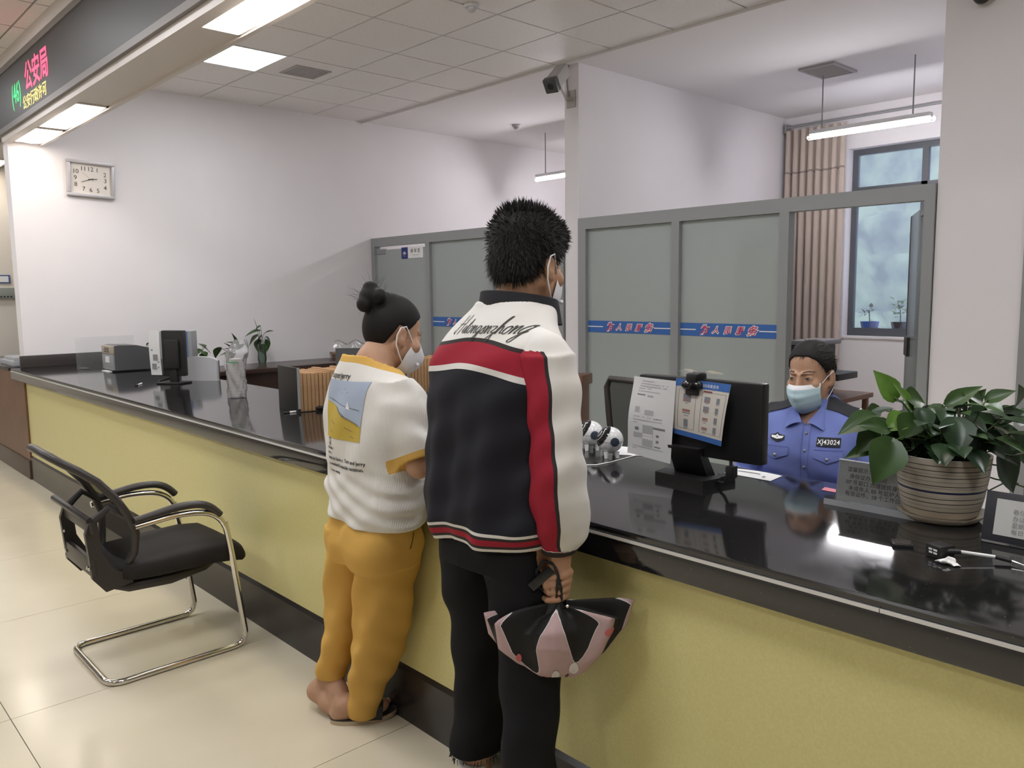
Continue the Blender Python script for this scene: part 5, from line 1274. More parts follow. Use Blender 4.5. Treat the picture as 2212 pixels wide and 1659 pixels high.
# sleeves
def sleeve(secs, nm, j0, j1):
    cs = np.array([V3(q[0]) for q in secs]); o = np.argsort(cs[:, 2]); rr = np.array([q[2] for q in secs])[o]; cs = cs[o]
    lo = cs.min(0) - .12; hi = cs.max(0) + .13; S = SDF(lo, hi, .0048)
    def fo(x, y, z, t, pw, pn):
        return .0022 * np.sin(z * 46 + pw * 60 + 3 * np.sin(z * 11)) + .0022 * np.sin(z * 23 + pn * 55) + .003 * np.clip((.98 - z) / .1, 0, 1) * np.sin(z * 95 + pw * 30 + pn * 20)
    S.loft((0, 0, 1), T.l, secs, .01, 2.1, fo)
    S.rc(j0, j1, .048, .060, .035)
    def s_(x, y, z):
        X, Y, R = np.interp(z, cs[:, 2], cs[:, 0]), np.interp(z, cs[:, 2], cs[:, 1]), np.interp(z, cs[:, 2], rr)
        bd = -T.f * .95 + T.l * .22; bd.normalize()
        v = ((x - X) * bd.x + (y - Y) * bd.y) / R
        v = np.where(z > 1.362, -1, v)
        v = np.where(z < cs[0, 2] + .018, 3.0, v)
        return v * .25 + .25
    k = lambda v: v * .25 + .25
    ms = attrmat('jacket_sleeve_' + nm, 's', [(0, WHT), (k(.52), BLK), (k(.64), RED), (k(1.3), WHT), (.9, BLK)], bump=(700, .2, .0006))
    me, P, Q = S.mesh('sleeve', {'s': s_}); link('sleeve', me, ms, man)
sleeve([(T(-.188, .004, 1.345), .058, .066), (T(-.204, .002, 1.28), .062, .070), (T(-.226, -.006, 1.15), .058, .068), (T(-.236, -.010, 1.08), .059, .070), (T(-.232, -.002, 1.0), .060, .073), (T(-.222, .018, .93), .061, .074), (T(-.211, .027, .895), .056, .066), (T(-.203, .030, .875), .044, .050), (T(-.201, .030, .858), .038, .042)], 'r', T(-.110, .022, 1.372), T(-.178, .006, 1.345))
sleeve([(T(.168, .030, 1.345), .056, .064), (T(.176, .05, 1.28), .056, .064), (T(.182, .075, 1.15), .054, .062), (T(.176, .10, 1.08), .056, .07), (T(.148, .155, 1.04), .052, .085), (T(.125, .20, 1.015), .045, .06)], 'l', T(.105, .024, 1.372), T(.160, .026, 1.345))
# stand-up collar
def colr(u, v):
    a = PI * 1.5 + (u - .5) * 2 * PI * .93; c, s = math.cos(a), math.sin(a)
    fr = (1 + s) / 2
    z = 1.440 + .062 * v - .034 * fr; rr = 1 + .10 * (1 - v)
    return tuple(T(.096 * c * rr, .084 + .102 * s * rr + .010 * fr, z))
cb = MB().grid(colr, 48, 6).grid(lambda u, v: tuple(Vector(colr(u, v)) + (T(0, .085, 1.5) - Vector(colr(u, v))).normalized() * .006), 48, 6).grid(lambda u, v: tuple(Vector(colr(u, 1)).lerp(Vector(colr(u, 1)) + (T(0, .085, 1.5) - Vector(colr(u, 1))).normalized() * .006, v) + Vector((0, 0, .002 * math.sin(PI * v)))), 48, 2)
B('collar', cb, mat('collar_navy', (.022, .022, .027), .8, spec=.3), man, True)
# script lettering across the shoulders
M_thread = mat('black_thread', (.03, .03, .028), .7)
def bez(pts, n=6):
    out = []
    P_ = [pts[0]] + list(pts) + [pts[-1]]
    for i in range(1, len(P_) - 2):
        p0, p1, p2, p3 = P_[i - 1], P_[i], P_[i + 1], P_[i + 2]
        for k in range(n):
            t = k / n; out.append(tuple(.5 * ((2 * p1[c]) + (-p0[c] + p2[c]) * t + (2 * p0[c] - 5 * p1[c] + 4 * p2[c] - p3[c]) * t * t + (-p0[c] + 3 * p1[c] - 3 * p2[c] + p3[c]) * t ** 3) for c in range(2)))
    out.append(tuple(pts[-1])); return out
GL = {'H': ([[(0, -.1), (.1, .05), (.35, 1.0), (.42, 1.15)], [(.55, -.1), (.62, .0), (.85, 1.0), (.95, 1.2)], [(.0, .5), (.3, .55), (.75, .58)], [(-.15, .1), (0, -.1), (.2, -.1)]], 1.0),
      'i': ([[(0, .1), (.15, .5), (.08, .1), (.2, .0), (.32, .12)], [(.2, .72), (.22, .75)]], .3), 't': ([[(0, .1), (.25, .95), (.12, .1), (.22, .0), (.35, .12)], [(.05, .6), (.38, .62)]], .33),
      'o': ([[(.3, .5), (.1, .4), (.05, .1), (.2, .0), (.38, .15), (.4, .4), (.3, .5), (.5, .38)]], .5), 'n': ([[(0, .45), (.1, .5), (.08, .0), (.2, .38), (.35, .5), (.38, .35), (.36, .05), (.48, .05)]], .5),
      'g': ([[(.35, .45), (.2, .5), (.05, .25), (.15, .02), (.35, .2), (.4, .5), (.32, -.1), (.15, -.5), (-.08, -.45), (.1, -.2), (.5, .15)]], .5), 's': ([[(0, .1), (.25, .5), (.3, .2), (.2, .0), (.05, .05)], [(.28, .2), (.42, .15)]], .4),
      'z': ([[(0, .45), (.15, .5), (.35, .45), (.1, .1), (.3, .05), (.25, -.35), (.05, -.5), (-.05, -.35), (.2, -.1), (.45, .15)]], .45), 'h': ([[(0, .0), (.25, 1.0), (.35, 1.1), (.3, .85), (.08, .0), (.2, .4), (.35, .5), (.38, .3), (.38, .05), (.5, .08)]], .52)}
sc_x = .195 / 6.13; pen = 0
for ch in 'Hitongsnzhong':
    g, wd_ = GL[ch]; vs = []; fs = []
    for st in g:
        pts = [Vector(((pen + x + y * .18) * sc_x, y * .036)) for x, y in bez(st)]
        for i, p in enumerate(pts):
            d = (pts[min(i + 1, len(pts) - 1)] - pts[max(i - 1, 0)]); d = d.normalized() if d.length > 0 else Vector((1, 0)); nrm = Vector((-d.y, d.x)); w = .0007 + .0007 * abs(d.y)
            vs += [tuple(p + nrm * w), tuple(p - nrm * w)]
            if i: o = len(vs); fs.append((o - 4, o - 3, o - 1, o - 2))
    decal('script_letter', bvj, vs, fs, T(.062, -.3, 1.398), -T.l, Vector((0, 0, 1)), T.f, .0014, M_thread, jb)
    pen += wd_
# trousers
LP = lambda: None
def tf(x, y, z, t, pw, pn): return .0035 * np.sin(z * 38 + pw * 30) + .003 * np.sin(z * 21 + pn * 60)
S = SDF((G.x - .36, G.y - .36, .05), (G.x + .36, G.y + .46, .98), .006)
S.loft((0, 0, 1), T.l, [(T(0, 0, .95), .15, .11), (T(0, 0, .86), .165, .12), (T(0, 0, .80), .16, .115)], .03, 2.2)
S.loft((0, 0, 1), T.l, [(T(.08, 0, .86), .085, .11), (T(.095, .005, .74), .085, .10), (T(.145, .055, .50), .070, .078), (T(.175, .07, .30), .066, .074), (T(.195, .078, .20), .066, .076), (LA + Vector((0, 0, .05)), .066, .078)], .02, 2.2, tf)
S.loft((0, 0, 1), T.l, [(T(-.08, 0, .86), .085, .11), (T(-.095, .01, .74), .085, .10), (T(-.125, .0, .50), .070, .078), (T(-.14, -.025, .30), .064, .072), (T(-.148, -.036, .16), .062, .072), (RA + Vector((0, 0, -.02)), .062, .074)], .02, 2.2, tf)
me, P, Q = S.mesh('trousers'); tro = link('trousers', me, mat('black_trousers', (.0105, .0105, .0125), .85, spec=.2, bump=(600, .2, .0006)), man)
M_fray = mat('frayed_hem', (.5, .48, .44), .9); fm = MB()
for k in range(46):
    a = random.uniform(0, 2 * PI); q = LA + T.l * (.069 * math.cos(a)) + T.f * (.083 * math.sin(a)) + Vector((0, 0, .052))
    fm.tube([q, q + Vector((random.uniform(-.006, .006), random.uniform(-.006, .006), -random.uniform(.008, .022)))], [.0016, .0008], 4)
B('frayed_threads', fm, mat('black_threads', (.012, .012, .014), .9), tro)['kind'] = 'stuff'
M_shoe = mat('white_sneaker', (.55, .54, .50), .7); M_sole = mat('shoe_sole', (.60, .58, .54), .6)
for an in (LA, RA):
    c = Vector((an.x, an.y, 0)); S = SDF(c - Vector((.25, .25, .01)), c + Vector((.3, .3, .16)), .005)
    q = lambda f, l, z: c + T.f * f + T.l * l + Vector((0, 0, z))
    S.chain([q(-.05, 0, .05), q(.03, 0, .055), q(.11, 0, .045), q(.16, 0, .038)], [.042, .045, .044, .036], .03); S.rc(q(-.02, 0, .07), q(-.015, 0, .125), .042, .047, .02); S.half(q(0, 0, .012), (0, 0, -1)); S.half(q(0, 0, .122), (0, 0, 1))
    me, P, Q = S.mesh('sneaker'); sh = link('sneaker', me, M_shoe, man)
    n = 24; outl = [(q(.055 + .135 * math.cos(a), .046 * math.sin(a) * (1.0 + .12 * math.cos(a)), 0)) for a in [2 * PI * k / n for k in range(n)]]
    B('sole', MB().loft([[tuple(p + Vector((0, 0, z))) for p in outl] for z in (0.0, .024)]), M_sole, sh, 30)
    for k in range(4): B('lace', MB().tube([q(.045 + .022 * k, -.03, .088 - .006 * k), q(.05 + .022 * k, 0, .101 - .007 * k), q(.045 + .022 * k, .03, .088 - .006 * k)], .003, 6), M_white, sh)
# hair
S = SDF(HM.o - Vector((.2, .2, .16)), HM.o + Vector((.2, .2, .23)), .0048)
S.ell(HM(0, -.014, .048), HM.ax, (.086, .105, .092), .01); S.ell(HM(0, -.028, .080), HM.ax, (.078, .078, .066), .03); S.ell(HM(0, .045, .084), HM.ax, (.066, .066, .050), .03); S.ell(HM(0, -.06, -.01), HM.ax, (.068, .055, .06), .03)
def hl(x, y, z):
    l, f, u = HM.loc(x, y, z); line = np.interp(f, [-.14, -.07, -.045, -.025, -.012, .012, .02, .032, .05, .07, .12], [-.070, -.066, -.055, -.012, .018, .022, -.004, -.002, .03, .055, .060])
    return line - u
S.cutfn(hl, .006)
me, P, Q = S.mesh('hair'); hr = link('hair', me, M_hair, man); hr['label'] = 'short black hair, tufty on top'
Nn = vnormals(P, Q); L_ = np.array([HM.loc(*p) for p in P])
strands('hair_strands', P, Nn, L_[:, 2] > -.06, .017, .45, lambda p: (lambda w: (HM.f * .25 - HM.u * .75) * (1 - w) + (HM.f * .35 + HM.u * .25) * w)(min(1, max(0, (HM.loc(*p)[2] - .0) / .12))), 6500, M_hair, hr, .0012, 3)
strands('hair_tuft', P, Nn, (L_[:, 2] > .115) & (L_[:, 1] < .02), .022, .9, lambda p: HM.u * .5 - HM.f * .1, 500, M_hair, hr, .0013, 4)
kn95(man, HM)

# pink drawstring bag hanging from the fist
bc = RW + dn * .116 - T.f * .02; dR = Vector(_rt)
bw_ = Vector((_rt.x, _rt.y, 0)).normalized(); bd_ = Vector((bw_.y, -bw_.x, 0))
bag_ = thing('drawstring_bag', 'pink and black drawstring bag hanging from the jacketed person\'s hand', 'bag', (bc.x, bc.y, bc.z - .24))
OUT = [(-.02, .0), (-.05, .004), (-.10, .012), (-.150, .045), (-.148, .095), (-.115, .130), (-.085, .165), (-.02, .178), (.025, .172), (.075, .158), (.125, .130), (.150, .095), (.178, .055), (.150, .030), (.095, -.002), (.055, .008), (.02, .0)]
NP = 44
def bagfn(u, v):
    a = 2 * PI * u; t = v; ca, sa = math.cos(a), math.sin(a); K = [0, .08, .26, .5, .72, .92, 1]
    wl = np.interp(t, K, [.020, .110, .178, .165, .120, .090, .045]); wr = np.interp(t, K, [.020, .085, .172, .160, .128, .072, .03]); ry = np.interp(t, K, [.016, .038, .062, .064, .052, .03, .004])
    ph = 8 * a + 2.2 + PI + .5 * math.sin(2 * a); fade = np.interp(t, [0, .2, .7, 1], [.5, 1, .8, .25])
    x = (wr if ca > 0 else wl) * ca * (1 + .07 * math.cos(ph) * fade + .02 * math.sin(13 * a + 5 * t)); y = ry * sa * (1 + .30 * math.cos(ph) * fade)
    z = -.185 * t + .012 * math.cos(ph) * fade + .02 * ca * (1 - t) * t * 4 + .006 * math.sin(5 * a + 9 * t) + .03 * abs(ca) ** 3 * np.interp(t, [0, .26, .6, 1], [0, 1, .4, 0])
    return tuple(bc + bw_ * (x + .012) + bd_ * y + Vector((0, 0, z)))
nu, nv = 108, 30
mb = MB().grid(bagfn, nu, nv); me = mb.mesh('bag', 60)
at_ = me.attributes.new('pk', 'FLOAT', 'POINT'); vals = []
for j in range(nv + 1):
    for i in range(nu + 1):
        a = 2 * PI * i / nu; t = j / nv; th = .41 + .34 * math.cos(8 * a + 2.2 + .5 * math.sin(2 * a)) + .07 * math.sin(3 * a + 1) + .03 * math.sin(11 * a)
        vals.append(.5 + (t - th) * .5)
at_.data.foreach_set('value', vals)
PINK = (.43, .30, .30)
mbag = attrmat('bag_cloth', 'pk', [(0, (.012, .011, .011)), (.497, (.62, .58, .57)), (.508, PINK)], rough=.55, bump=(60, .3, .002))
bo = link('bag_cloth', me, mbag, bag_)
bvb = BVHTree.FromPolygons(mb.v, mb.f)
for (x, z, w, h, pcol) in ((.045, -.155, .012, .022, (.62, .60, .60)), (-.03, -.185, .012, .012, (.45, .08, .09)), (.13, -.05, .013, .010, (.5, .13, .13)), (-.09, -.12, .007, .012, (.45, .10, .10)), (.0, -.17, .01, .02, (.60, .58, .59))):
    decal('petal_print', bvb, *polyvf([(w * math.cos(q), h * math.sin(q)) for q in [2 * PI * k / 12 for k in range(12)]]), bc + bw_ * x + Vector((0, 0, z)) - bd_ * -.3 * 0, bw_, Vector((0, 0, 1)), hf, .0015, mat('petal', pcol, .6), bo, True)
M_cord = mat('black_cord', (.012, .011, .011), .6)
for s in (-1, 1):
    B('drawstring', MB().tube([bc + Vector((0, 0, -.01)) + bw_ * .006 * s, H0 + dn * .050 + cc * .030 + rr_ * (.006 * s - .004), H0 + dn * .02 + cc * .036 + rr_ * (.005 * s - .004), H0 - dn * .012 + cc * .034 - rr_ * .006, RW + dn * .012 + cc * .022 - rr_ * .016], .0036, 8), M_cord, bag_)
B('string_loop', MB().tube([RW + dn * .012 + cc * .022 - rr_ * .016, RW + dn * .004 + cc * .02 - rr_ * .04, RW + dn * .03 + cc * .018 - rr_ * .058, H0 + dn * .02 + cc * .016 - rr_ * .054, H0 + dn * .05 - rr_ * .03, bc], .0042, 8), M_cord, bag_)
B('gathered_neck', MB().tube([bc + Vector((0, 0, .012)), bc + Vector((0, 0, -.02)), bc + Vector((0, 0, -.05))], [.018, .03, .06], 16), M_cord, bag_)
B('toggle', MB().sphere(bc + bw_ * .03 - hf * .03 + Vector((0, 0, .005)), .005, 10, 8), M_steel, bag_)
t = thing('phone', 'black phone held against the bag strings in the right hand', 'phone', RW + dn * .05)
Mp = frame(RW + dn * .045 - T.f * .055 + T.l * .01, (bw_ * .75 + Vector((0, 0, .66))), (Vector((0, 0, .75)) - bw_ * .66), -hf)
B('case', MB(Mp).rbox(-.035, .035, -.012, .012, -.004, .004, .003), M_visor, t)
# ================================================================ the woman in the white T-shirt and mustard trousers
phi = math.radians(-6); G = at(812, 1000, 2.58); T = Fr((G.x, G.y, 0), phi)
wom = thing('person', 'shorter person with a hair bun in a white printed T-shirt and mustard trousers', 'person', (G.x, G.y, 0))
HW = Fr(at(851, 720, 2.635), math.radians(-9), math.radians(20), math.radians(-2), .95)
S = SDF((G.x - .42, G.y - .40, -.005), (G.x + .55, G.y + .50, 1.56), .0048)
add_head(S, HW, T(0, .0, 1.225), .050, .005, -.03)
S.loft((0, 0, 1), T.l, [(T(0, 0, .74), .14, .10), (T(0, 0, .95), .13, .095), (T(0, .0, 1.15), .15, .09), (T(0, -.005, 1.215), .12, .07), (T(0, -.01, 1.27), .06, .05)], .02)
S.rc(T(0, -.02, 1.19), T(0, .0, 1.28), .07, .055, .03)
RE, LE = at(906, 1004, 2.42), T(.20, .10, 1.0)
RW, LW = at(962, 986, 2.47), T(.02, .27, .985)
S.chain([T(-.14, .02, 1.19), RE, RW], [.045, .038, .024], .02); S.chain([T(.14, .02, 1.19), LE, LW], [.045, .036, .024], .02)
add_hand(S, RW, (RW - RE).normalized() + Vector((0, 0, .1)), Vector((0, 0, -1)) * .4 + T.l * .9, Vector((0, 0, 1)), .55)
add_hand(S, LW, (LW - LE).normalized(), Vector((0, 0, -.5)) - T.l * .8, Vector((0, 0, 1)), .5)
# legs: right one stands, left heel is lifted behind
rl = [at(828, 1130, 2.54), at(836, 1220, 2.56), at(826, 1330, 2.61), at(808, 1440, 2.66), at(786, 1516, 2.69)]
ll = [at(768, 1130, 2.64), at(758, 1220, 2.67), at(745, 1320, 2.72), at(728, 1400, 2.75), at(717, 1452, 2.77)]
S.chain(rl, [.06, .055, .045, .04, .034], .02); S.chain(ll, [.055, .048, .04, .036, .034], .02)
RH, RT = Vector((1.374, 2.396, .028)), Vector((1.549, 2.306, .030)); rd = (RT - RH).normalized(); rs = Vector((rd.y, -rd.x, 0))
S.chain([rl[-1], RH + Vector((0, 0, .035)) + rd * .02, RH + rd * .03 + Vector((0, 0, .012))], [.034, .032, .028], .015)
S.chain([rl[-1] + Vector((0, 0, -.02)), RH + rd * .11 + Vector((0, 0, .02)), RH + rd * .16 + Vector((0, 0, .012))], [.034, .027, .022], .02); S.rc(RH, RH + rd * .14, .024, .028, .02)
for i in range(5):
    b = RH + rd * (.155 - .008 * i) + rs * (-.030 + .0145 * i) + Vector((0, 0, .006)); S.rc(b, b + rd * (.036 - .004 * i), .0115 - .0011 * i, .0095 - .0009 * i, .004)
LAn = ll[-1]; LHe = at(686, 1492, 2.78); LB = onz(742, 1540, .022)
S.chain([LAn, LHe], [.034, .034], .02); S.chain([LHe, LHe.lerp(LB, .5), LB], [.034, .036, .030], .02); S.chain([LAn, LAn.lerp(LB, .55) + Vector((0, 0, .01)), LB], [.034, .032, .028], .02)
ld = (onz(775, 1538, .01) - onz(742, 1540, .01)).normalized(); ls = Vector((ld.y, -ld.x, 0))
for i in range(5):
    b = Vector((LB.x, LB.y, .014)) + ls * (.026 - .014 * i) + ld * .008; S.rc(b, b + ld * (.036 - .003 * i) + Vector((0, 0, -.003)), .0115 - .0008 * i, .0098 - .0008 * i, .003)
me, P, Q = S.mesh('body'); link('body', me, M_skin_w, wom)
bv = bvh_of(P, Q); eyes(wom, bv, HW, M_eyew, M_eyed, .6)
# T-shirt
def fold(x, y, z, t, pw, pn):
    g = np.clip((1.0 - z) / .12, 0, 1)
    return g * (.0055 * np.sin(z * 62 + pw * 22 + 2.2 * np.sin(pw * 13 + 1)) * (.6 + .4 * np.sin(pw * 9)) + .003 * np.sin(z * 110 - pw * 50)) + .0022 * np.sin(pw * 45 + z * 14) * (1 - g) + .0022 * np.sin(z * 31 + pw * 38)
def sh(secs_hi, x):
    return x
CUF = at(909, 990, 2.42); SHR = T(-.155, .015, 1.195)
S = SDF((G.x - .34, G.y - .36, .72), (G.x + .36, G.y + .36, 1.36), .005)
S.loft((0, 0, 1), T.l, [(T(0, .002, .755), .198, .138), (T(0, 0, .83), .203, .143), (T(0, 0, .93), .198, .136), (T(0, -.004, 1.03), .202, .138), (T(0, -.006, 1.12), .202, .134), (T(0, -.006, 1.18), .186, .122), (T(0, -.012, 1.22), .160, .110), (T(0, -.018, 1.255), .120, .094), (T(0, -.02, 1.285), .094, .082), (T(0, -.02, 1.31), .078, .070)], .01, 2.25, fold)
axr = (CUF - SHR).normalized(); wr = (Vector((0, 0, 1)) - axr * axr.z).normalized()
def sf(x, y, z, t, pw, pn): return .004 * np.sin(t * 60 + pn * 45) + .004 * np.sin(pn * 70 + t * 25)
S.loft(axr, wr, [(SHR - axr * .03, .055, .05), (SHR + axr * .03, .078, .066), (SHR.lerp(CUF, .5), .082, .066), (CUF, .074, .062)], .035, 2.1, sf)
SHL = T(.155, .015, 1.195); CUL = T(.225, .075, 1.03); axl = (CUL - SHL).normalized()
S.loft(axl, T.f, [(SHL - axl * .03, .05, .055), (SHL + axl * .03, .066, .07), (CUL, .064, .072)], .035, 2.1, sf)
S.cutfn(lambda x, y, z: (.772 + .012 * np.sin(T.loc(x, y, z)[0] * 9 + 1)) - z, .004)
# round neckline
NF, ND = (T.f * .82 - T.u * .57), (T.u * .82 + T.f * .57); NC = T(0, .006, 1.290)
S.ell(NC, (T.l, NF, ND), (.098, .108, .060), .004, True)
def shirt_attr(x, y, z):
    ea = [(x - NC.x), (y - NC.y), (z - NC.z)]
    q = 0
    for a, r in ((T.l, .098), (NF, .108), (ND, .060)): q = q + ((ea[0] * a.x + ea[1] * a.y + ea[2] * a.z) / r) ** 2
    nq = (np.sqrt(q) - 1) * .085
    c1 = np.abs((x - CUF.x) * axr.x + (y - CUF.y) * axr.y + (z - CUF.z) * axr.z); d1 = np.sqrt((x - CUF.x) ** 2 + (y - CUF.y) ** 2 + (z - CUF.z) ** 2)
    c2 = np.abs((x - CUL.x) * axl.x + (y - CUL.y) * axl.y + (z - CUL.z) * axl.z); d2 = np.sqrt((x - CUL.x) ** 2 + (y - CUL.y) ** 2 + (z - CUL.z) ** 2)
    cu_ = np.minimum(np.where(d1 < .11, c1 + .006, 1), np.where(d2 < .10, c2 + .006, 1))
    return np.clip(np.minimum(nq, cu_) * 4 + .1, 0, 1)
MUST = (.64, .39, .10)
m_ts = attrmat('tshirt_cotton', 'edge', [(0, MUST), (.1 + 4 * .026, (.70, .675, .64))], rough=.85)
nt = m_ts.node_tree; wv = N(nt, 'ShaderNodeTexWave'); wv.inputs['Scale'].default_value = 75; wv.bands_direction = 'X'; tc = N(nt, 'ShaderNodeTexCoord')
mpn = N(nt, 'ShaderNodeMapping'); mpn.inputs['Rotation'].default_value = (0, 0, -phi + 1.2); nt.links.new(tc.outputs['Object'], mpn.inputs[0]); nt.links.new(mpn.outputs[0], wv.inputs[0])
bp_ = N(nt, 'ShaderNodeBump'); bp_.inputs['Strength'].default_value = .35; bp_.inputs['Distance'].default_value = .0012; nt.links.new(wv.outputs['Fac'], bp_.inputs['Height']); nt.links.new(bp_.outputs[0], nt.nodes['Principled BSDF'].inputs['Normal'])
me, P, Q = S.mesh('t_shirt', {'edge': shirt_attr}); ts = link('t_shirt', me, m_ts, wom); ts['label'] = 'white ribbed T-shirt with mustard neckline and cuffs'
bvt = bvh_of(P, Q)
# back print: sand, sea and a sail, with small lettering
O = T(0, -.35, 0); U, V, D = -T.l, Vector((0, 0, 1)), T.f
def pr(nm, poly, m, off=.0016, n=6, gr=None):
    vs, fs = gr if gr else polyvf(poly, n); return decal(nm, bvt, vs, fs, O, U, V, D, off, m, ts, True)
M_sand = mat('print_sand', (.50, .36, .06), .8); M_sea = mat('print_sea', (.36, .42, .53), .8); M_dkg = mat('print_grey', (.16, .145, .12), .8)
x0, x1, y0, y1 = -.095, .095, 1.005, 1.185; O = T(-.035, -.35, .045)
pr('shirt_print', None, M_sand, .0014, gr=gridvf(x0, x1, y0, y1, 24, 24))
gv, gf = gridvf(x0, x1, 0, 1, 24, 16); pr('print_sea', None, M_sea, .0024, gr=([(u, np.interp(u, [-.095, -.02, .02, .05, .095], [1.12, 1.105, 1.078, 1.070, 1.05]) * (1 - v) + 1.186 * v) for u, v in gv], gf))
pr('print_sail', [(.035, 1.105), (.052, 1.101), (.040, 1.128)], mat('print_white', (.7, .7, .7), .8), .0034, 2)
pr('print_shoreline', [(-.02, 1.1045), (.02, 1.0775), (.05, 1.0695), (.085, 1.0545), (.085, 1.057), (.05, 1.0722), (.02, 1.080), (-.02, 1.107)], M_dkg, .0032, 3)
pr('print_horizon', [(-.085, 1.108 + .02), (.085, 1.100), (.085, 1.1015), (-.085, 1.1295)], M_dkg, .0032, 8)
for (a, b_, c, d) in ((.03, 1.045, .06, 1.035), (.05, 1.02, .07, 1.014), (-.05, 1.06, -.02, 1.05), (-.06, 1.03, -.035, 1.022)): pr('print_stroke', [(a, b_), (c, d), (c, d + .0018), (a, b_ + .0018)], M_dkg, .0032, 2)
for (a, b_) in ((-.03, 1.155), (.0, 1.147), (.012, 1.16), (.03, 1.15)): pr('print_bird', [(a, b_), (a + .005, b_ + .002), (a + .002, b_ + .004)], M_dkg, .0032, 1)
def tt(s, u, v, h, sh_=0.0):
    vs, fs = textmesh(s, h, 'LEFT', shear=sh_, offset=.0004); decal('shirt_lettering', bvt, [(u + x, v + y) for x, y, z in vs], fs, O, U, V, D, .0018, M_ink, ts)
tt('superjerry', -.085, 1.192, .026); tt('Q', -.075, .985, .03); tt('Address :', -.085, .968, .013); tt('Jerry :', -.085, .952, .013); tt('want to have a  Tom and Jerry', -.085, .934, .0155); tt('a wonderful seaside vacation.', -.085, .914, .0155); tt('to, more camping', -.085, .894, .010)
# trousers
def tf(x, y, z, t, pw, pn): return .0035 * np.sin(z * 28 + pw * 44 + 2 * np.sin(z * 9)) + .003 * np.sin(pw * 60 + z * 14) + .003 * np.sin(z * 60 - pn * 45) * np.clip((.55 - z) / .2, .3, 1)
S = SDF((G.x - .36, G.y - .30, .0), (G.x + .36, G.y + .50, .90), .0052)
S.loft((0, 0, 1), T.l, [(T(0, 0, .86), .150, .11), (T(0, -.002, .78), .172, .128), (T(0, -.004, .70), .176, .132), (T(0, 0, .63), .16, .115)], .03, 2.2, tf)
S.ell(T(-.075, -.065, .70), (T.l, T.f, T.u), (.085, .075, .09), .04); S.ell(T(.075, -.065, .70), (T.l, T.f, T.u), (.085, .075, .09), .04)
S.rc(T(0, -.155, .76), T(0, -.165, .60), .006, .010, .02, True)
z5 = lambda p, dz: p + Vector((0, 0, dz))
S.loft((0, 0, 1), T.l, [(rl[0], .095, .118), (rl[1], .092, .112), (rl[2], .082, .100), (rl[3], .073, .088), (rl[4], .050, .056), (z5(rl[4], -.05), .046, .050)], .02, 2.1, tf)
axl2 = Vector((0, 0, 1)); S.loft(axl2, T.l, [(ll[0], .085, .105), (ll[1], .075, .09), (ll[2], .062, .072), (ll[3], .054, .060), (ll[4], .052, .058), (z5(ll[4], -.012), .05, .056)], .012, 2.1, tf)
m_tr = mat('mustard_cotton', (.62, .37, .095), .85, spec=.2, bump=(400, .25, .0008))
me, P, Q = S.mesh('trousers'); tr = link('trousers', me, m_tr, wom); tr['label'] = 'loose mustard-yellow trousers'
bvr = bvh_of(P, Q)
decal('pocket_slit', bvr, *polyvf([(0, 0), (.012, .055), (.016, .055), (.006, 0)], 3), T(-.3, .02, .70), T.f, Vector((0, 0, 1)), T.l, .001, mat('pocket_dark', (.20, .11, .03), .9), tr, True)
# slipper under the right foot
sl_ = thing('slipper', 'black slide slipper with a pale sole on the right foot of the mustard-trousered person', 'slipper', (RH.x, RH.y, 0))
n = 30; outl = []
for k in range(n):
    a = 2 * PI * k / n; f_ = .092 + .118 * math.cos(a); w_ = .046 * math.sin(a) * (1.05 + .12 * math.cos(a)); outl.append(RH + rd * f_ + rs * w_)
rise = lambda p: .012 * max(0, ((p - RH).dot(rd) - .13) / .08) ** 2
B('sole', MB().loft([[(p.x, p.y, z + rise(p)) for p in outl] for z in (.0, .016)]), mat('sole_tan', (.45, .36, .24), .6), sl_, 30)
B('footbed', MB().loft([[(p.x, p.y, z + rise(p)) for p in outl] for z in (.016, .020)]), M_black, sl_, 30)
B('strap', MB().grid(lambda u, v: tuple(RH + rd * (.075 + .075 * v + .01 * math.sin(PI * u)) + rs * (.050 * math.cos(PI * u)) + Vector((0, 0, -.012 + .055 * math.sin(PI * u) ** .7 - .008 * v))), 24, 6), mat('strap_black', (.02, .018, .018), .35), sl_, True)
B('buckle', MB().cbox(tuple(RH + rd * .10 + rs * .046 + Vector((0, 0, .022))), (.004, .004, .014)), M_steel, sl_, False)
# hair with bun
S = SDF(HW.o - Vector((.22, .22, .16)), HW.o + Vector((.2, .2, .22)), .0045)
S.ell(HW(0, -.014, .037), HW.ax, (.079 * .95, .100 * .95, .093 * .95), .01); S.ell(HW(0, -.05, .0), HW.ax, (.066, .055, .068), .03)
hl = hairline(HW, [(0, .078), (25, .074), (45, .058), (60, .030), (75, .004), (82, .020), (98, .024), (108, -.010), (125, -.050), (150, -.082), (180, -.085)])
S.cutfn(hl, .006)
bunc = at(803, 642, 2.60)
S.ell(bunc, HW.ax, (.044, .038, .036), .012); S.ell(at(788, 657, 2.58), HW.ax, (.028, .026, .026), .005); S.ell(at(800, 622, 2.60), HW.ax, (.026, .024, .022), .005); S.ell(at(818, 640, 2.57), HW.ax, (.026, .022, .026), .006); S.rc(bunc, HW(0, -.06, .085), .030, .038, .02)
me, P, Q = S.mesh('hair'); hr = link('hair', me, M_hair, wom); hr['label'] = 'black hair pulled into a high bun'
Nn = vnormals(P, Q); L_ = np.array([HW.loc(*p) for p in P])
strands('hair_strands', P, Nn, L_[:, 2] > -.06, .022, .05, lambda p: (bunc - p).normalized(), 2600, M_hair, hr, .0008, 5)
dB = np.linalg.norm(P - np.array(bunc), axis=1)
strands('stray_hairs', P, Nn, dB < .05, .045, .9, lambda p: Vector((0, 0, .3)), 60, M_hair, hr, .0004, 6)
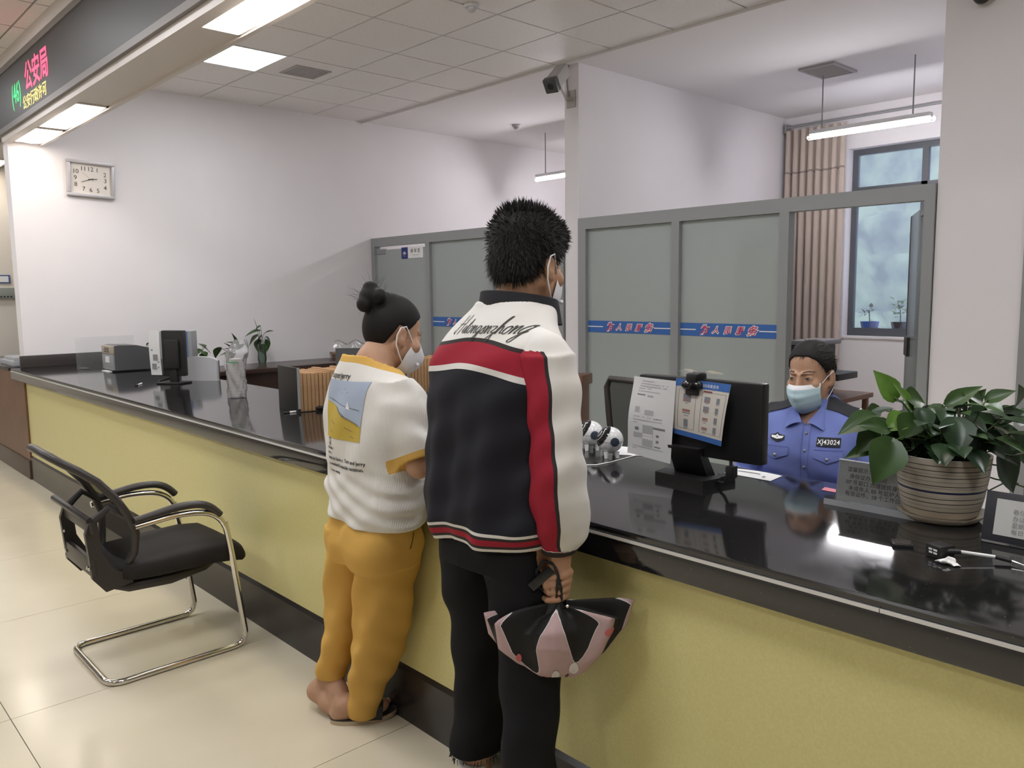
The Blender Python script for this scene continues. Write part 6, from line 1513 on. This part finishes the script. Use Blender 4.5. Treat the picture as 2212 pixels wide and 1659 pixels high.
strands('hair_sheen', P, Nn, L_[:, 2] > -.06, .03, .03, lambda p: (bunc - p).normalized(), 1500, M_hair2, hr, .0007, 15)
kn95(wom, HW)
# money in the right hand
t = thing('banknotes', 'pink and green banknotes held by the bun-haired person above the counter', 'banknote', at(938, 955, 2.50))
for (c4, mm, nm, dd) in (([(930, 922), (962, 930), (962, 962), (926, 960)], mat('pink_note', (.60, .30, .38), .7), 'pink_note', 2.49), ([(924, 950), (962, 952), (966, 968), (928, 964)], mat('pink_note2', (.55, .18, .27), .7), 'pink_note', 2.475), ([(930, 962), (968, 958), (970, 968), (940, 972)], mat('green_note', (.45, .52, .38), .7), 'green_note', 2.465)):
    Pq = [at(x, y, dd) for x, y in c4]
    B(nm, MB().grid(lambda u, v: tuple((Pq[3] * (1 - u) + Pq[2] * u) * (1 - v) + (Pq[0] * (1 - u) + Pq[1] * u) * v + hf * (.006 * math.sin(PI * u))), 6, 4), mm, t, True)
# ================================================================ the seated officer
phi = math.radians(192); G = at(1757, 900, 2.95); T = Fr((G.x, G.y, 0), phi)
off = thing('person', 'seated person in a blue uniform shirt and light blue surgical mask behind the counter', 'person', (G.x, G.y, 0))
HO = Fr(at(1752, 808, 2.94), math.radians(180), math.radians(9), math.radians(2), .97)
S = SDF((G.x - .66, G.y - .46, -.005), (G.x + .38, G.y + .46, 1.36), .0052)
add_head(S, HO, T(0, .0, 1.06), .046, .004)
S.loft((0, 0, 1), T.l, [(T(0, 0, .50), .15, .11), (T(0, 0, .75), .13, .10), (T(0, 0, .95), .155, .10), (T(0, 0, 1.04), .12, .07), (T(0, 0, 1.10), .055, .05)], .02)
for s in (-1, 1):
    sh0, el, wr_ = T(s * .155, .0, 1.02), T(s * .235, .03, .78), T(s * .17, .26, .755)
    S.chain([sh0, el, wr_], [.045, .036, .024], .02); add_hand(S, wr_, T.f - T.l * (s * .3), Vector((0, 0, -1)), -T.l * s, .3)
    S.chain([T(s * .085, 0, .53), T(s * .10, .40, .50), T(s * .10, .38, .09)], [.085, .06, .04], .02); S.chain([T(s * .10, .38, .09), T(s * .10, .36, .035), T(s * .10, .52, .03)], [.04, .03, .025], .02)
me, P, Q = S.mesh('body'); link('body', me, M_skin_w, off)
bvo = bvh_of(P, Q); eyes(off, bvo, HO, M_eyew, mat('eye_brown', (.045, .028, .02), .4), .45)
# uniform shirt
UB = (.16, .205, .50); M_uni = mat('uniform_blue', UB, .75, spec=.25, bump=(500, .2, .0008), noise=(6, .08, 3))
def fold(x, y, z, t, pw, pn): return .004 * np.sin(z * 50 + pw * 30) * np.clip((.95 - z) / .1, 0, 1) + .003 * np.sin(pw * 45 + z * 20) + .003 * np.sin(z * 90 + pn * 40) * np.clip((.9 - z) / .1, 0, 1)
S = SDF((G.x - .42, G.y - .42, .50), (G.x + .40, G.y + .42, 1.15), .005)
S.loft((0, 0, 1), T.l, [(T(0, 0, .52), .165, .13), (T(0, 0, .68), .165, .125), (T(0, .004, .80), .172, .132), (T(0, .010, .90), .186, .140), (T(0, .006, .97), .192, .130), (T(0, 0, 1.02), .182, .108), (T(0, -.004, 1.055), .142, .088), (T(0, -.004, 1.082), .095, .074), (T(0, 0, 1.10), .068, .064)], .01, 2.3, fold)
for s in (-1, 1):
    S.ell(T(s * .075, .085, .885), (T.l, T.f, T.u), (.07, .065, .075), .05)
    S.rc(T(s * .150, -.002, 1.012), T(s * .172, 0, 1.0), .050, .056, .03)
    S.loft((T(s * .16, 0, 1.03) - T(s * .235, .03, .78)), T.f, [(T(s * .172, .0, 1.0), .062, .055), (T(s * .205, .012, .90), .066, .056), (T(s * .235, .03, .79), .062, .054)], .02, 2.1, fold)
    S.loft((T(s * .235, .03, .79) - T(s * .175, .24, .757)), T.u, [(T(s * .235, .03, .785), .056, .056), (T(s * .20, .15, .765), .05, .05), (T(s * .18, .23, .757), .045, .045)], .03, 2.1, fold)
# open neck
S.ell(T(0, .095, 1.085), (T.l, T.f, T.u), (.042, .07, .078), .004, True)
me, P, Q = S.mesh('uniform_shirt'); us = link('uniform_shirt', me, M_uni, off); us['label'] = 'blue uniform shirt with dark epaulettes'
bvs = bvh_of(P, Q)
O, U, V, D = T(0, .4, 0), -T.l, Vector((0, 0, 1)), -T.f      # u runs towards her right hand side = image left... flipped below
U = T.l
def dc(nm, vf, m, o=.0018, sm=True): return decal(nm, bvs, vf[0], vf[1], O, U, V, D, o, m, us, sm)
M_unid = mat('uniform_seam', (.075, .105, .34), .8); M_epau = mat('epaulette_black', (.012, .013, .018), .7); M_btn = mat('button_grey', (.30, .30, .32), .35, metal=.4)
dc('placket_seam', gridvf(-.003, -.001, .70, 1.035, 1, 24), M_unid); dc('placket_seam', gridvf(.024, .0255, .70, 1.03, 1, 24), M_unid)
for z in (.985, .925, .865, .80): B('button', MB().sphere(tuple(bvs.ray_cast(O + U * .011 + V * z, D)[0] - D * .001), .0055, 10, 6), M_btn, us)
for s in (-1, 1):
    fl_ = dc('pocket_flap', polyvf([(s * .045, .932), (s * .135, .932), (s * .135, .905), (s * .09, .888), (s * .045, .905)], 8), M_uni, .005)
    dc('flap_seam', gridvf(s * .045, s * .135, .930, .9325, 16, 1), M_unid, .0056)
    B('button', MB().sphere(tuple(bvs.ray_cast(O + U * (s * .09) + V * .902, D)[0] - D * .005), .006, 10, 6), M_btn, us)
# number badge (her left) and wing badge (her right)
dc('number_badge', gridvf(.050, .125, .944, .974, 14, 6), M_epau, .004)
vs, fs = textmesh('XJ43024', .023, 'CENTER', space=1.05, offset=.0003); dc('badge_lettering', ([(.0875 + x * .84, .951 + y * .95) for x, y, z in vs], fs), M_white, .0052, False)
dc('wing_badge', polyvf([(-.115, .968), (-.098, .972), (-.09, .978), (-.082, .972), (-.062, .968), (-.064, .955), (-.088, .946), (-.113, .955)], 4), M_epau, .004)
dc('badge_wings', polyvf([(-.111, .966), (-.094, .966), (-.089, .972), (-.084, .966), (-.066, .966), (-.070, .959), (-.088, .955), (-.108, .959)], 3), M_white, .0052); dc('badge_mark', polyvf([(-.091, .964), (-.086, .964), (-.0885, .959)], 1), M_epau, .006)
# collar flaps
def cflap(s):
    pts = [(0.0, .000), (.0, .0)]
    def fn(u, v):
        a = Vector(T(s * (.010 + .058 * math.sin(u * PI / 2)), .118 - .128 * u, 1.022 + .088 * math.sin(u * PI / 2)))      # inner/top edge running round the neck
        b = Vector(T(s * (.066 + .036 * u), .122 - .135 * u, .998 + .080 * u))
        m = a.lerp(b, v); return tuple(m + T.f * (.008 * math.sin(PI * v) * (1 - u)) + Vector((0, 0, .006 * math.sin(PI * v))))
    B('collar', MB().grid(fn, 12, 6), M_uni, us, True)
    B('collar', MB().grid(lambda u, v: tuple(T(s * (.064 * math.sin(.45 + u * 2.7)), .062 * math.cos(.45 + u * 2.7) - .004, 1.066 + .030 * u + .035 * v)), 14, 3), M_uni, us, True)
for s in (-1, 1):
    cflap(s)
    def ep(u, v):
        l = .062 + .125 * u; p = T(s * l, -.045 + .115 * v * (1 - .12 * u), 1.2); h = bvs.ray_cast(p, Vector((0, 0, -1)))
        return tuple((h[0] if h[0] else p) + Vector((0, 0, .006)))
    e = B('epaulette', MB().grid(ep, 12, 6), M_epau, us, True)
    for k in (0, 1):
        B('chevron', MB().grid(lambda u, v: tuple(Vector(ep(.80 + .09 * k + .05 * v - .10 * abs(u - .5), .15 + .7 * u)) + Vector((0, 0, .0015))), 8, 2), M_white, e, True)
M_trs = mat('navy_trousers', (.015, .017, .03), .8)
S = SDF((G.x - .62, G.y - .4, .08), (G.x + .3, G.y + .4, .66), .008)
S.ell(T(0, -.02, .56), (T.l, T.f, T.u), (.18, .14, .10), .03)
for s in (-1, 1): S.chain([T(s * .085, 0, .545), T(s * .10, .40, .52), T(s * .10, .38, .12)], [.10, .078, .06], .02)
me, P, Q = S.mesh('trousers'); link('trousers', me, M_trs, off)
for s in (-1, 1):
    S = SDF(T(s * .10, .42, .07) - Vector((.2, .2, .08)), T(s * .10, .42, .07) + Vector((.2, .2, .08)), .007); S.chain([T(s * .10, .34, .045), T(s * .10, .44, .05), T(s * .10, .55, .035)], [.04, .042, .036], .02); S.half(T(0, 0, .002), (0, 0, -1))
    me, P, Q = S.mesh('shoe'); link('shoe', me, M_black, off)
# hair
S = SDF(HO.o - Vector((.18, .18, .14)), HO.o + Vector((.18, .18, .17)), .0045)
S.ell(HO(0, -.014, .036), HO.ax, (.0785 * .97, .0985 * .97, .092 * .97), .01); S.ell(HO(0, -.11, .0), HO.ax, (.045, .035, .042), .02)
hl = hairline(HO, [(0, .082), (20, .080), (40, .064), (55, .036), (70, .006), (78, .012), (84, .022), (98, .022), (108, -.015), (130, -.06), (180, -.075)])
S.cutfn(hl, .006)
me, P, Q = S.mesh('hair'); hr = link('hair', me, M_hair, off); hr['label'] = 'smooth black hair combed back'
Nn = vnormals(P, Q); L_ = np.array([HO.loc(*p) for p in P]); strands('hair_strands', P, Nn, (L_[:, 2] > .02) & (L_[:, 1] > -.03), .020, .02, lambda p: -HO.f * .8 - HO.u * .3 + HO.l * .3 * (1 if HO.loc(*p)[0] > 0 else -1), 1800, M_hair, hr, .0008, 8)
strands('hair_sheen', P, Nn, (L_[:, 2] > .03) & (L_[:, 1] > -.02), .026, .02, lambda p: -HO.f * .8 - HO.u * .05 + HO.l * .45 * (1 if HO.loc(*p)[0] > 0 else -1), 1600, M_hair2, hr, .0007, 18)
ed = hl(P[:, 0], P[:, 1], P[:, 2]); strands('hairline_strands', P, Nn, (ed > -.012) & (L_[:, 2] > .0), .016, .12, lambda p: HO.f * .2 - HO.u * .5, 500, M_hair, hr, .0005, 19)
# surgical mask
def mfn(u, v):
    l = (u - .5) * 2; z = -.016 - .104 * v; w = .066 + .006 * math.sin(PI * v) - .012 * v
    f = np.interp(v, [0, .15, .35, .6, .85, 1], [.113, .127, .135, .131, .115, .094]) - .066 * abs(l) ** 2.0 * np.interp(v, [0, .5, 1], [.85, 1.05, 1.0]) + .004 * math.exp(-(l / .18) ** 2) * (1 - v)
    f += .0016 * math.sin(v * 19) * (1 - abs(l)) ; z += .010 * v * (1 - l * l) * -1 + .006 * abs(l) * (v - .4)
    return tuple(HO(l * w, f, z))
mk = B('face_mask', MB().grid(lambda u, v: mfn(u, .12 + .88 * v), 28, 22), mat('mask_blue', (.50, .67, .74), .8, spec=.15), off, True, label='light blue surgical mask')
B('mask_top_band', MB().grid(lambda u, v: mfn(u, .13 * v), 28, 3), M_mask, mk, True)
for s in (-1, 1):
    B('ear_loop', MB().tube([HO(s * .064, .045, -.022), HO(s * .074, .018, -.002), HO(s * .087, -.006, .014)], .0014, 6), M_white, mk); B('ear_loop', MB().tube([HO(s * .054, .036, -.108), HO(s * .072, .008, -.075), HO(s * .080, -.012, -.048)], .0014, 6), M_white, mk)
# her chair
office_chair(G.x + .02, G.y + .01, phi, 'black office chair on which the uniformed person sits', .98, .44)
